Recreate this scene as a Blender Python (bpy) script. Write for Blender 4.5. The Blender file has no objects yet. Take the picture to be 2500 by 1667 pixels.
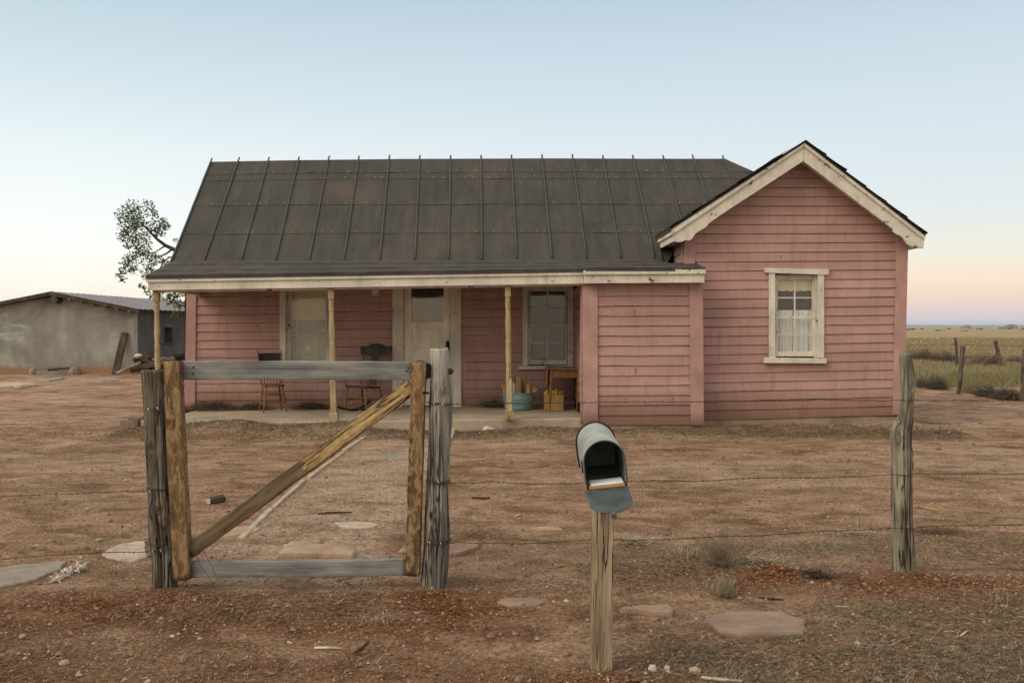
import bpy, math, random
import numpy as np
from mathutils import Vector, Matrix, noise as mnoise

# ------------------------------------------------------------------ camera, world, sun, exposure
SC = bpy.context.scene
COL = SC.collection
F, H, HZ = 2200.0, 1.7, 797.0          # focal length (photo pixels), eye height, horizon row
cam = bpy.data.cameras.new('camera')
cam_o = bpy.data.objects.new('camera', cam)
COL.objects.link(cam_o)
cam_o.location = (0, 0, H)
cam_o.rotation_euler = (math.radians(90), 0, 0)
cam.sensor_width = 36.0
cam.lens = 36.0 * F / 2500.0
cam.shift_y = -36.5 / 2500.0
cam.clip_start, cam.clip_end = 0.05, 30000
SC.camera = cam_o

SC.view_settings.view_transform = 'Standard'
SC.view_settings.look = 'None'
SC.view_settings.exposure = 0.0
SC.view_settings.gamma = 1.0
SC.view_settings.use_curve_mapping = False
SC.cycles.max_bounces = 8
SC.cycles.transparent_max_bounces = 24
SC.cycles.use_denoising = True

SUN_EL, SUN_AZ = math.radians(38), math.radians(-58)     # low glow to the left, a little behind the camera


def nd(t, typ, props=None, **ins):
    n = t.nodes.new(typ)
    for k, v in (props or {}).items():
        setattr(n, k, v)
    for k, v in ins.items():
        s = n.inputs[int(k[1:])] if k[0] == 'i' and k[1:].isdigit() else n.inputs[k.replace('_', ' ')]
        if isinstance(v, bpy.types.NodeSocket):
            t.links.new(v, s)
        else:
            s.default_value = v
    return n


def ramp(t, fac, stops, interp='LINEAR'):
    n = t.nodes.new('ShaderNodeValToRGB')
    cr = n.color_ramp
    cr.interpolation = interp
    while len(cr.elements) > 1:
        cr.elements.remove(cr.elements[-1])
    for i, (p, c) in enumerate(stops):
        e = cr.elements[0] if i == 0 else cr.elements.new(p)
        e.position = p
        if isinstance(c, (int, float)):
            c = (c, c, c)
        e.color = (*c, 1)
    t.links.new(fac, n.inputs[0])
    return n.outputs[0]


def mix(t, fac, a, b, blend='MIX'):
    n = t.nodes.new('ShaderNodeMix')
    n.data_type = 'RGBA'
    n.blend_type = blend
    for i, v in ((0, fac), (6, a), (7, b)):
        if isinstance(v, bpy.types.NodeSocket):
            t.links.new(v, n.inputs[i])
        elif i:
            n.inputs[i].default_value = (*v, 1) if len(v) == 3 else v
        else:
            n.inputs[i].default_value = v
    return n.outputs[2]


def mth(t, op, a, b=0.0, clamp=False):
    n = t.nodes.new('ShaderNodeMath')
    n.operation = op
    n.use_clamp = clamp
    for i, v in ((0, a), (1, b)):
        if isinstance(v, bpy.types.NodeSocket):
            t.links.new(v, n.inputs[i])
        else:
            n.inputs[i].default_value = v
    return n.outputs[0]


def srgb(r, g, b):
    f = lambda c: c / 12.92 if c <= 0.04045 else ((c + 0.055) / 1.055) ** 2.4
    return (f(r / 255), f(g / 255), f(b / 255))


def make_world():
    w = bpy.data.worlds.new('World')
    SC.world = w
    w.use_nodes = True
    t = w.node_tree
    t.nodes.clear()
    out = t.nodes.new('ShaderNodeOutputWorld')
    bg = t.nodes.new('ShaderNodeBackground')
    t.links.new(bg.outputs[0], out.inputs[0])
    tc = t.nodes.new('ShaderNodeTexCoord')
    sep = nd(t, 'ShaderNodeSeparateXYZ', None, Vector=tc.outputs['Generated'])
    z, x, y = sep.outputs['Z'], sep.outputs['X'], sep.outputs['Y']
    zz = mth(t, 'MAXIMUM', z, 0.0)
    # twilight colours by elevation: glow side (left) and the pink and blue band opposite (right)
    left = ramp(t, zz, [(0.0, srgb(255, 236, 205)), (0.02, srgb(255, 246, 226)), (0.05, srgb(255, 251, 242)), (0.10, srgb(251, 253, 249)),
                        (0.17, srgb(237, 245, 244)), (0.26, srgb(209, 226, 232)), (0.36, srgb(184, 205, 217)), (0.55, (0.76, 0.75, 0.72)), (1.0, (0.92, 0.89, 0.82))])  # last two stops: unseen zenith raised and warmed to light the ground
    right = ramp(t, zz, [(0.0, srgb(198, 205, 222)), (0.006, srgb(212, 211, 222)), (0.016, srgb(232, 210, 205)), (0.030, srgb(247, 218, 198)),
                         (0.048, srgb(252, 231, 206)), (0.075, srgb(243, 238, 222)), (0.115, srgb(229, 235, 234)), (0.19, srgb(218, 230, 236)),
                         (0.28, srgb(204, 220, 230)), (0.36, srgb(184, 203, 217)), (0.55, (0.76, 0.75, 0.72)), (1.0, (0.92, 0.89, 0.82))])  # same raised zenith fill as on the glow side
    az = mth(t, 'ADD', mth(t, 'MULTIPLY', x, 1.15), 0.5, True)
    grad = mix(t, az, left, right)
    # the sky behind the photographer, unseen, brightened and warmed as fill light
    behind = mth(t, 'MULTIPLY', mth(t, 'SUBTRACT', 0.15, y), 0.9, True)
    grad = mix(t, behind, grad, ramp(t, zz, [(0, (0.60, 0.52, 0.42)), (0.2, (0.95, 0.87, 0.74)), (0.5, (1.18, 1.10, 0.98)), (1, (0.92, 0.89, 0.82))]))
    sky = t.nodes.new('ShaderNodeTexSky')
    sky.sky_type = 'NISHITA'
    sky.sun_disc = False
    sky.sun_elevation = SUN_EL
    sky.sun_rotation = SUN_AZ + math.pi
    nis = mix(t, 1.0, sky.outputs[0], (0.012, 0.012, 0.012), 'MULTIPLY')
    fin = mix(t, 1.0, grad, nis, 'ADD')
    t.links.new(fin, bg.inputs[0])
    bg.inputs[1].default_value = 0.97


make_world()
sun = bpy.data.lights.new('evening_glow', 'SUN')
sun.energy = 2.1
sun.angle = math.radians(42)
sun.color = (1.0, 0.90, 0.70)
sun_o = bpy.data.objects.new('evening_glow', sun)
COL.objects.link(sun_o)
# light travels from the left and behind the camera towards the house
d = Vector((math.cos(SUN_EL) * math.sin(-SUN_AZ), math.cos(SUN_EL) * math.cos(SUN_AZ), -math.sin(SUN_EL)))
sun_o.rotation_euler = d.to_track_quat('-Z', 'Y').to_euler()

# ------------------------------------------------------------------ small helpers
RND = random.Random(7)


def P(px, py, Y):
    return Vector(((px - 1250.0) * Y / F, Y, H - (py - HZ) * Y / F))


def X_(px, Y):
    return (px - 1250.0) * Y / F


def Z_(py, Y):
    return H - (py - HZ) * Y / F


def vn(x, y, s=0.0):
    xi, yi = np.floor(x), np.floor(y)
    fx, fy = x - xi, y - yi
    fx, fy = fx * fx * (3 - 2 * fx), fy * fy * (3 - 2 * fy)

    def h(i, j):
        v = np.sin(i * 127.1 + j * 311.7 + s * 74.7) * 43758.5453
        return v - np.floor(v)
    a, b, c, e = h(xi, yi), h(xi + 1, yi), h(xi, yi + 1), h(xi + 1, yi + 1)
    return (a * (1 - fx) + b * fx) * (1 - fy) + (c * (1 - fx) + e * fx) * fy


def fbm(x, y, o=4, s=0.0):
    r, a, n = 0.0, 0.5, 0.0
    for k in range(o):
        r = r + a * vn(x * 2 ** k, y * 2 ** k, s + k * 3.1)
        n += a
        a *= 0.5
    return r / n


MOUNDS = [  # x, y, half-width x, half-width y, height
    (-3.9, 14.25, 1.9, 0.36, 0.15), (-4.9, 14.1, 0.9, 0.45, 0.06), (-2.6, 14.3, 0.7, 0.3, 0.06), (0.5, 14.2, 0.8, 0.4, 0.10),
    (2.2, 14.1, 0.9, 0.45, 0.09), (4.6, 14.7, 1.7, 0.5, 0.10), (6.4, 15.0, 0.8, 0.6, 0.10),
    (-5.6, 14.6, 0.5, 0.6, 0.05),
    (-2.25, 5.7, 0.30, 0.22, 0.035), (-0.5, 5.7, 0.30, 0.25, 0.03), (2.72, 6.0, 0.32, 0.26, 0.05), (0.42, 4.3, 0.25, 0.18, 0.035),
    (1.75, 6.15, 0.28, 0.12, 0.07), (1.2, 6.45, 0.3, 0.2, 0.05), (-1.3, 5.6, 0.7, 0.14, 0.035),
]


def gh(x, y):
    x = np.asarray(x, float)
    y = np.asarray(y, float)
    z = np.zeros_like(x * y)
    for cx, cy, sx, sy, hh in MOUNDS:
        z = z + hh * np.exp(-(((x - cx) / sx) ** 2 + ((y - cy) / sy) ** 2)) * (0.7 + 0.6 * vn(x * 3, y * 3, 5))
    z = z + 0.05 * (fbm(x * 0.45, y * 0.45, 3, 2) - 0.5) + 0.028 * (fbm(x * 2.2, y * 2.2, 3, 9) - 0.5)
    far = np.clip((y - 60) / 200, 0, 1)
    return z * (1 - far)


def g(x, y):
    return float(gh(x, y))


def GP(px, py):
    """The spot on the ground seen at a photo pixel."""
    Y = F * H / (py - HZ)
    for _ in range(3):
        Y = F * (H - g(X_(px, Y), Y)) / (py - HZ)
    x = X_(px, Y)
    return Vector((x, Y, g(x, Y)))


class MB:
    def __init__(self):
        self.v, self.f, self.m, self.mi = [], [], [], 0

    def add(self, vs, fs):
        o = len(self.v)
        self.v += [tuple(p) for p in vs]
        for q in fs:
            self.f.append([o + i for i in q])
            self.m.append(self.mi)

    def prism(self, pts, off):
        n = len(pts)
        off = Vector(off)
        a = [Vector(p) for p in pts]
        self.add(a + [p + off for p in a],
                 [list(range(n)), list(range(2 * n - 1, n - 1, -1))] + [[(i + 1) % n, i, n + i, n + (i + 1) % n] for i in range(n)])

    def box(self, x0, x1, y0, y1, z0, z1):
        self.prism([(x0, y0, z0), (x1, y0, z0), (x1, y0, z1), (x0, y0, z1)], (0, y1 - y0, 0))

    def pq(self, pts, Y, depth):
        """A slab whose front outline is given in photo pixels on the plane y = Y."""
        self.prism([P(a, b, Y) for a, b in pts], (0, depth, 0))

    def pbox(self, x0, x1, y0, y1, Y, depth):
        self.pq([(x0, y1), (x1, y1), (x1, y0), (x0, y0)], Y, depth)

    def tube(self, pts, r, seg=6, cap=True):
        pts = [Vector(p) for p in pts]
        rs = r if isinstance(r, (list, tuple)) else [r] * len(pts)
        rings = []
        ref = None
        for i, p in enumerate(pts):
            a = pts[max(i - 1, 0)]
            b = pts[min(i + 1, len(pts) - 1)]
            d = (b - a)
            d = d.normalized() if d.length > 1e-9 else Vector((0, 0, 1))
            if ref is None:
                ref = Vector((1, 0, 0)) if abs(d.x) < 0.8 else Vector((0, 1, 0))
            u = (ref - d * ref.dot(d)).normalized()
            w = d.cross(u)
            ref = u
            rings.append([p + (u * math.cos(2 * math.pi * k / seg) + w * math.sin(2 * math.pi * k / seg)) * rs[i] for k in range(seg)])
        vs = [q for ring in rings for q in ring]
        fs = []
        for i in range(len(pts) - 1):
            for k in range(seg):
                k2 = (k + 1) % seg
                fs.append([i * seg + k, i * seg + k2, (i + 1) * seg + k2, (i + 1) * seg + k])
        if cap:
            fs.append(list(range(seg - 1, -1, -1)))
            fs.append([(len(pts) - 1) * seg + k for k in range(seg)])
        self.add(vs, fs)

    def lathe(self, prof, c, seg=20, cap=True):
        c = Vector(c)
        vs, fs = [], []
        for r, z in prof:
            vs += [c + Vector((r * math.cos(2 * math.pi * k / seg), r * math.sin(2 * math.pi * k / seg), z)) for k in range(seg)]
        for i in range(len(prof) - 1):
            for k in range(seg):
                k2 = (k + 1) % seg
                fs.append([i * seg + k, i * seg + k2, (i + 1) * seg + k2, (i + 1) * seg + k])
        if cap:
            fs.append(list(range(seg - 1, -1, -1)))
            fs.append([(len(prof) - 1) * seg + k for k in range(seg)])
        self.add(vs, fs)

    def grid(self, rows):
        n = len(rows[0])
        fs = []
        for i in range(len(rows) - 1):
            for k in range(n - 1):
                fs.append([i * n + k, i * n + k + 1, (i + 1) * n + k + 1, (i + 1) * n + k])
        self.add([p for r in rows for p in r], fs)

    def build(self, name, mat, parent=None, local=False, smooth=False, bevel=0.0, matrix=None, flip=False):
        me = bpy.data.meshes.new(name)
        off = Vector((0, 0, 0))
        if parent is not None and not local:
            p = parent
            while p is not None:
                off += p.location
                p = p.parent
        me.from_pydata([(a - off.x, b - off.y, c - off.z) for a, b, c in self.v], [], self.f)
        mats = mat if isinstance(mat, (list, tuple)) else [mat]
        for m_ in mats:
            me.materials.append(m_)
        if len(mats) > 1:
            me.polygons.foreach_set('material_index', self.m)
        if smooth:
            me.polygons.foreach_set('use_smooth', [True] * len(me.polygons))
        me.update()
        o = bpy.data.objects.new(name, me)
        COL.objects.link(o)
        if parent is not None:
            o.parent = parent
        if matrix is not None:
            o.matrix_local = matrix
        if bevel:
            b = o.modifiers.new('bevel', 'BEVEL')
            b.width = bevel
            b.segments = 2
            b.limit_method = 'ANGLE'
            b.angle_limit = math.radians(40)
        return o


def recalc(o):
    import bmesh
    bm = bmesh.new()
    bm.from_mesh(o.data)
    bmesh.ops.recalc_face_normals(bm, faces=bm.faces)
    bm.to_mesh(o.data)
    bm.free()
    return o


def tag(o, label, cat, group=None, kind=None):
    o['label'] = label
    o['category'] = cat
    if group:
        o['group'] = group
    if kind:
        o['kind'] = kind
    return o


def thing(name, label, cat, loc=(0, 0, 0), group=None, rz=0.0):
    o = bpy.data.objects.new(name, None)
    o.empty_display_size = 0.1
    COL.objects.link(o)
    o.location = loc
    o.rotation_euler = (0, 0, rz)
    return tag(o, label, cat, group)


def structure(o):
    o['kind'] = 'structure'
    return o


def copy_tree(o, parent=None):
    c = o.copy()
    COL.objects.link(c)
    if parent is not None:
        c.parent = parent
    for ch in [q for q in bpy.data.objects if q.parent == o]:
        copy_tree(ch, c)
    return c


def frame_z(p0, p1, face=(0, -1, 0)):
    """Matrix at p0 with local z along p0 -> p1 and local -y towards `face`."""
    p0, p1 = Vector(p0), Vector(p1)
    z = (p1 - p0).normalized()
    y = -Vector(face)
    y = (y - z * y.dot(z)).normalized()
    x = y.cross(z)
    m = Matrix((x, y, z)).transposed().to_4x4()
    m.translation = p0
    return m, (p1 - p0).length


# ------------------------------------------------------------------ materials
def new_mat(name):
    m = bpy.data.materials.new(name)
    m.use_nodes = True
    t = m.node_tree
    b = t.nodes['Principled BSDF']
    b.inputs['Specular IOR Level'].default_value = 0.25
    return m, t, b


def objco(t, scale=(1, 1, 1), rnd=True):
    tc = t.nodes.new('ShaderNodeTexCoord')
    v = tc.outputs['Object']
    if rnd:
        oi = t.nodes.new('ShaderNodeObjectInfo')
        sh = nd(t, 'ShaderNodeCombineXYZ', None, X=mth(t, 'MULTIPLY', oi.outputs['Random'], 37.0), Y=mth(t, 'MULTIPLY', oi.outputs['Random'], 91.0))
        v = nd(t, 'ShaderNodeVectorMath', {'operation': 'ADD'}, i0=v, i1=sh.outputs[0]).outputs[0]
    return nd(t, 'ShaderNodeMapping', None, Vector=v, Scale=scale).outputs[0]


def noi(t, vec, scale, detail=4, rough=0.55, dist=0.0):
    return nd(t, 'ShaderNodeTexNoise', None, Vector=vec, Scale=scale, Detail=detail, Roughness=rough, Distortion=dist).outputs['Fac']


def bump(t, b, h, strength=0.4, dist=0.01):
    n = nd(t, 'ShaderNodeBump', None, Strength=strength, Distance=dist, Height=h)
    t.links.new(n.outputs[0], b.inputs['Normal'])


def plain(name, col, rough=0.7, var=0.25, scale=12, metal=0.0, bmp=0.15):
    m, t, b = new_mat(name)
    v = objco(t)
    n = noi(t, v, scale, 5)
    lo = tuple(c * (1 - var) for c in col)
    hi = tuple(min(c * (1 + var), 1) for c in col)
    t.links.new(ramp(t, n, [(0.3, lo), (0.7, hi)]), b.inputs['Base Color'])
    b.inputs['Roughness'].default_value = rough
    b.inputs['Metallic'].default_value = metal
    if bmp:
        bump(t, b, noi(t, v, scale * 6, 4), bmp, 0.004)
    return m


def wood(name, dark, mid, light, scale=1.0, patch=None, patch_at=(0.52, 0.58), patch_scale=7.0, stretch=0.07, rough=0.85, bmp=0.55, crack=True, patch_z=None):
    """Weathered wood, grain along local z."""
    m, t, b = new_mat(name)
    v = objco(t, (1, 1, stretch))
    v2 = objco(t, (1, 1, 0.35))
    n = noi(t, v, 34 * scale, 6, 0.65, 0.6)
    col = ramp(t, n, [(0.37, dark), (0.5, mid), (0.62, light)])
    big = noi(t, v2, 5 * scale, 4)
    col = mix(t, 0.55, col, ramp(t, big, [(0.36, dark), (0.52, mid), (0.66, light)]))
    if patch:
        pn = noi(t, v2, patch_scale, 6, 0.62, 0.8)
        if patch_z:
            tz = t.nodes.new('ShaderNodeTexCoord')
            lz = nd(t, 'ShaderNodeSeparateXYZ', None, Vector=tz.outputs['Object']).outputs[2]
            up = nd(t, 'ShaderNodeMapRange', None, Value=lz, From_Min=patch_z[0], From_Max=patch_z[1], To_Min=-0.14, To_Max=0.09)
            pn = mth(t, 'ADD', pn, up.outputs[0])
        pm = ramp(t, pn, [(patch_at[0], 0), (patch_at[1], 1)])
        fine = noi(t, objco(t, (1, 1, 0.5)), 55, 5)
        pc = ramp(t, fine, [(0.3, tuple(c * 0.62 for c in patch)), (0.7, tuple(min(1, c * 1.2) for c in patch))])
        col = mix(t, pm, col, pc)
    h = noi(t, v, 60 * scale, 6, 0.7, 0.4)
    if crack:
        cr = noi(t, objco(t, (1, 1, 0.035)), 26 * scale, 3, 0.5, 1.2)
        cm = ramp(t, cr, [(0.455, 0), (0.485, 1), (0.505, 1), (0.53, 0)])
        thin = ramp(t, noi(t, v2, 4, 2), [(0.44, 0), (0.54, 1)])
        cm = mth(t, 'MULTIPLY', cm, thin)
        col = mix(t, cm, col, tuple(c * 0.25 for c in dark))
        h = mth(t, 'SUBTRACT', h, cm)
    t.links.new(col, b.inputs['Base Color'])
    b.inputs['Roughness'].default_value = rough
    bump(t, b, h, bmp, 0.008)
    return m


def paint(name, col, chip=(0.09, 0.055, 0.04), chip_at=(0.665, 0.68), chip_scale=9.0, stain=(0.20, 0.115, 0.075), stain_amt=0.35, base_dirt=None, board=None, rough=0.75):
    m, t, b = new_mat(name)
    v = objco(t, rnd=False)
    n = noi(t, v, 2.2, 6, 0.6)
    lo = tuple(c * 0.78 for c in col)
    hi = tuple(min(1, c * 1.15) for c in col)
    c0 = ramp(t, n, [(0.36, lo), (0.64, hi)])
    if board:                       # boards differ a little from row to row
        nb = noi(t, objco(t, (0.12, 0.12, board), rnd=False), 1.0, 3, 0.7)
        c0 = mix(t, 0.6, c0, ramp(t, nb, [(0.35, tuple(c * 0.70 for c in col)), (0.65, tuple(min(1, c * 1.18) for c in col))]))
    st = noi(t, objco(t, (7, 7, 1.1), rnd=False), 1.3, 6, 0.7)
    sm = ramp(t, st, [(0.49, 0), (0.68, stain_amt)])
    c0 = mix(t, sm, c0, stain)
    fine = noi(t, v, 60, 4, 0.7)
    c0 = mix(t, 0.22, c0, ramp(t, fine, [(0.25, tuple(c * 0.6 for c in col)), (0.75, tuple(min(1, c * 1.25) for c in col))]))
    if base_dirt:
        z0, z1 = base_dirt
        tc = t.nodes.new('ShaderNodeTexCoord')
        z = nd(t, 'ShaderNodeSeparateXYZ', None, Vector=tc.outputs['Object']).outputs[2]
        edge = mth(t, 'ADD', z, mth(t, 'MULTIPLY', noi(t, objco(t, (3, 3, 0.8), rnd=False), 2.2, 5, 0.7), -0.34))
        mr = nd(t, 'ShaderNodeMapRange', None, Value=edge, From_Min=z0 - 0.14, From_Max=z1 - 0.14, To_Min=0.9, To_Max=0.0)
        c0 = mix(t, mr.outputs[0], c0, (0.17, 0.085, 0.055))
    ch = noi(t, v, chip_scale, 8, 0.72)
    cm = ramp(t, ch, [(chip_at[0], 0), (chip_at[1], 1)])
    c0 = mix(t, cm, c0, chip)
    t.links.new(c0, b.inputs['Base Color'])
    b.inputs['Roughness'].default_value = rough
    h = mth(t, 'SUBTRACT', noi(t, objco(t, (1, 1, 12), rnd=False), 6, 5, 0.7), cm)
    bump(t, b, h, 0.3, 0.004)
    return m


MT = {}
PINK = (0.40, 0.238, 0.207)
MT['pink'] = paint('pink_clapboard_paint', PINK, chip=(0.16, 0.075, 0.06), chip_at=(0.655, 0.67), board=3.6, base_dirt=(0.16, 0.66), stain_amt=0.5)
MT['pink_trim'] = paint('pink_trim_paint', (0.405, 0.240, 0.213), chip=(0.16, 0.08, 0.065), chip_at=(0.72, 0.735), base_dirt=(0.1, 0.32), stain_amt=0.22)
MT['cream'] = paint('cream_trim_paint', (0.60, 0.555, 0.465), chip=(0.10, 0.06, 0.045), chip_at=(0.615, 0.63), chip_scale=8, stain=(0.27, 0.19, 0.12), stain_amt=0.42)
MT['door'] = paint('cream_door_paint', (0.74, 0.68, 0.55), chip_at=(0.74, 0.76), stain=(0.25, 0.18, 0.11), stain_amt=0.3)
MT['void'] = plain('dark_gap', (0.03, 0.016, 0.013), 0.9, 0.2, bmp=0)
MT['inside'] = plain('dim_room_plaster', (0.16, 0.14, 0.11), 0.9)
MT['postwood'] = wood('porch_post_paint_worn', (0.21, 0.145, 0.075), (0.35, 0.265, 0.14), (0.47, 0.375, 0.22), patch=(0.17, 0.11, 0.06), patch_at=(0.60, 0.66), bmp=0.3, crack=False)
MT['oldgrey'] = wood('weathered_grey_wood', (0.055, 0.047, 0.04), (0.20, 0.18, 0.15), (0.40, 0.37, 0.32), patch=(0.16, 0.11, 0.065), patch_at=(0.56, 0.68), patch_scale=5, bmp=0.9)
def bleach(m, z0, z1, col):
    t = m.node_tree
    b = t.nodes['Principled BSDF']
    src = b.inputs['Base Color'].links[0].from_socket
    tc = t.nodes.new('ShaderNodeTexCoord')
    z = nd(t, 'ShaderNodeSeparateXYZ', None, Vector=tc.outputs['Object']).outputs[2]
    e = mth(t, 'ADD', z, mth(t, 'MULTIPLY', noi(t, objco(t, (1, 1, 0.15)), 22, 4, 0.6), 0.5))
    mr = nd(t, 'ShaderNodeMapRange', None, Value=e, From_Min=z0 + 0.25, From_Max=z1 + 0.25, To_Min=0, To_Max=0.75)
    t.links.new(mix(t, mr.outputs[0], src, col), b.inputs['Base Color'])


bleach(MT['oldgrey'], 1.30, 1.50, (0.50, 0.48, 0.44))
MT['brownpost'] = wood('weathered_brown_wood', (0.04, 0.03, 0.022), (0.135, 0.112, 0.084), (0.26, 0.225, 0.17), patch=(0.09, 0.062, 0.038), patch_at=(0.55, 0.66), patch_scale=5, bmp=0.9)
MT['knotpost'] = wood('knotty_grey_wood', (0.06, 0.05, 0.037), (0.25, 0.215, 0.16), (0.44, 0.395, 0.31), patch=(0.23, 0.10, 0.03), patch_at=(0.62, 0.68), patch_scale=6, bmp=0.9)
MT['rail'] = wood('grey_plank', (0.095, 0.092, 0.088), (0.185, 0.18, 0.172), (0.29, 0.28, 0.265), scale=2.0, stretch=0.025, bmp=0.5, crack=False)
MT['stile'] = wood('bark_flecked_timber', (0.045, 0.026, 0.012), (0.115, 0.066, 0.029), (0.20, 0.122, 0.056), patch=(0.285, 0.185, 0.092), patch_at=(0.47, 0.55), patch_scale=24, stretch=0.25, bmp=0.8, crack=False)
MT['brace'] = wood('half_barked_brace', (0.035, 0.024, 0.014), (0.12, 0.083, 0.048), (0.22, 0.16, 0.095), patch=(0.44, 0.30, 0.14), patch_at=(0.53, 0.57), patch_scale=4.5, patch_z=(0.6, 1.3), bmp=0.9)
MT['mailpost'] = wood('sawn_post', (0.13, 0.092, 0.055), (0.28, 0.215, 0.138), (0.42, 0.34, 0.235), scale=1.2, stretch=0.045, patch=(0.46, 0.38, 0.26), patch_at=(0.66, 0.69), patch_scale=9, bmp=0.5)
MT['darkwood'] = wood('dark_polished_wood', (0.014, 0.009, 0.007), (0.032, 0.02, 0.015), (0.06, 0.04, 0.03), rough=0.4, bmp=0.15, crack=False)
MT['chairwood'] = wood('brown_chair_wood', (0.07, 0.03, 0.014), (0.16, 0.078, 0.034), (0.29, 0.16, 0.07), rough=0.45, bmp=0.15, crack=False)
MT['tablewood'] = wood('orange_table_wood', (0.09, 0.036, 0.013), (0.18, 0.075, 0.025), (0.27, 0.125, 0.042), rough=0.45, bmp=0.15, crack=False)
MT['tabletop'] = wood('dull_tabletop_wood', (0.10, 0.05, 0.022), (0.19, 0.105, 0.05), (0.29, 0.18, 0.09), rough=0.4, bmp=0.15, crack=False)
MT['crate'] = wood('yellow_crate_wood', (0.26, 0.15, 0.045), (0.37, 0.225, 0.07), (0.47, 0.31, 0.11), rough=0.7, bmp=0.3, crack=False)
MT['firewood'] = wood('split_firewood', (0.16, 0.085, 0.04), (0.34, 0.20, 0.095), (0.52, 0.35, 0.18), rough=0.8, bmp=0.7, crack=False)
MT['bark'] = wood('dark_bark', (0.02, 0.015, 0.011), (0.06, 0.043, 0.03), (0.13, 0.10, 0.07), rough=0.95, bmp=1.0, crack=False)
MT['pale_wood'] = wood('bleached_wood', (0.28, 0.22, 0.16), (0.45, 0.38, 0.29), (0.60, 0.53, 0.43), bmp=0.6, crack=False)
MT['iron'] = plain('black_iron', (0.018, 0.018, 0.019), 0.5, 0.3, 30, 0.6)
MT['rust'] = plain('rusty_iron', (0.07, 0.03, 0.016), 0.85, 0.4, 40)
MT['wire'] = plain('weathered_wire', (0.055, 0.048, 0.044), 0.7, 0.35, 30, 0.3, 0)
MT['brasswire'] = plain('pale_wire', (0.30, 0.27, 0.20), 0.5, 0.3, 20, 0.4, 0)
MT['staple'] = plain('bright_staple', (0.55, 0.55, 0.54), 0.35, 0.1, 20, 0.8, 0)
MT['nail'] = plain('nail_head', (0.6, 0.58, 0.54), 0.5, 0.1, 20, 0.2, 0)
MT['concrete'] = plain('porch_concrete', (0.36, 0.29, 0.215), 0.95, 0.24, 2.4, 0, 0.5)
MT['foundation'] = plain('stained_foundation', (0.27, 0.20, 0.14), 0.95, 0.3, 3, 0, 0.6)
MT['tub'] = plain('blue_grey_galvanised', (0.20, 0.30, 0.32), 0.5, 0.16, 8, 0.25, 0.05)
MT['galv'] = plain('pale_galvanised', (0.34, 0.35, 0.33), 0.55, 0.25, 9, 0.2, 0.08)
MT['galv_dark'] = plain('dull_zinc_inside', (0.17, 0.185, 0.165), 0.6, 0.3, 14, 0.0, 0.05)
MT['zinc'] = plain('blue_grey_zinc', (0.082, 0.096, 0.10), 0.5, 0.3, 12, 0.3, 0.05)
MT['white_paper'] = plain('white_paper', (0.76, 0.80, 0.82), 0.8, 0.05, 10, 0, 0)
MT['brown_paper'] = plain('brown_parcel_paper', (0.42, 0.24, 0.11), 0.8, 0.15, 14, 0, 0.1)
MT['flag'] = plain('faded_red_paint', (0.36, 0.13, 0.14), 0.6, 0.2, 20, 0, 0.1)
MT['corn'] = plain('yellow_corn', (0.60, 0.38, 0.07), 0.6, 0.3, 60, 0, 0.5)
MT['lace'] = None
MT['shade'] = plain('yellowed_blind', (0.72, 0.62, 0.36), 0.85, 0.08, 5, 0, 0.1)
MT['letters'] = plain('stencil_white', (0.6, 0.6, 0.58), 0.8, 0.2, 30, 0, 0)


def lace(name, col, hole=0.55, scale=130.0, alpha=0.75):
    m, t, b = new_mat(name)
    v = objco(t, (1, 1, 1), rnd=False)
    n = noi(t, v, 26, 5, 0.7)
    t.links.new(ramp(t, n, [(0.3, tuple(c * 0.75 for c in col)), (0.7, col)]), b.inputs['Base Color'])
    b.inputs['Roughness'].default_value = 0.9
    vo = nd(t, 'ShaderNodeTexVoronoi', None, Vector=v, Scale=scale).outputs['Distance']
    a = ramp(t, vo, [(hole - 0.08, 1.0), (hole + 0.1, 1 - alpha)])
    t.links.new(a, b.inputs['Alpha'])
    return m


MT['lace'] = lace('old_lace', (0.62, 0.58, 0.44), 0.62, 150, 0.5)
MT['white_lace'] = lace('white_cotton', (0.85, 0.85, 0.84), 0.9, 160, 0.2)
MT['sheer'] = lace('grey_sheer', (0.14, 0.135, 0.11), 0.5, 140, 0.6)


def glass_mat():
    m, t, b = new_mat('old_window_glass')
    t.nodes.remove(b)
    out = [n for n in t.nodes if n.type == 'OUTPUT_MATERIAL'][0]
    tr = nd(t, 'ShaderNodeBsdfTransparent', None, Color=(0.95, 0.96, 0.93, 1))
    v = objco(t)
    bn = nd(t, 'ShaderNodeBump', None, Strength=0.08, Distance=0.02, Height=noi(t, v, 5, 2))
    gl = nd(t, 'ShaderNodeBsdfGlossy', None, Color=(1, 1, 1, 1), Roughness=0.04, Normal=bn.outputs[0])
    lw = nd(t, 'ShaderNodeLayerWeight', None, Blend=0.5)
    fac = mth(t, 'ADD', mth(t, 'MULTIPLY', mth(t, 'POWER', lw.outputs['Facing'], 5.0), 0.9), 0.09)
    a = nd(t, 'ShaderNodeMixShader', None, i0=fac, i1=tr.outputs[0], i2=gl.outputs[0])
    df = nd(t, 'ShaderNodeBsdfDiffuse', None, Color=(0.42, 0.38, 0.30, 1))
    dust = ramp(t, noi(t, v, 9, 6, 0.7), [(0.35, 0.04), (0.7, 0.14)])
    c = nd(t, 'ShaderNodeMixShader', None, i0=dust, i1=a.outputs[0], i2=df.outputs[0])
    t.links.new(c.outputs[0], out.inputs[0])
    return m


MT['glass'] = glass_mat()


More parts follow.
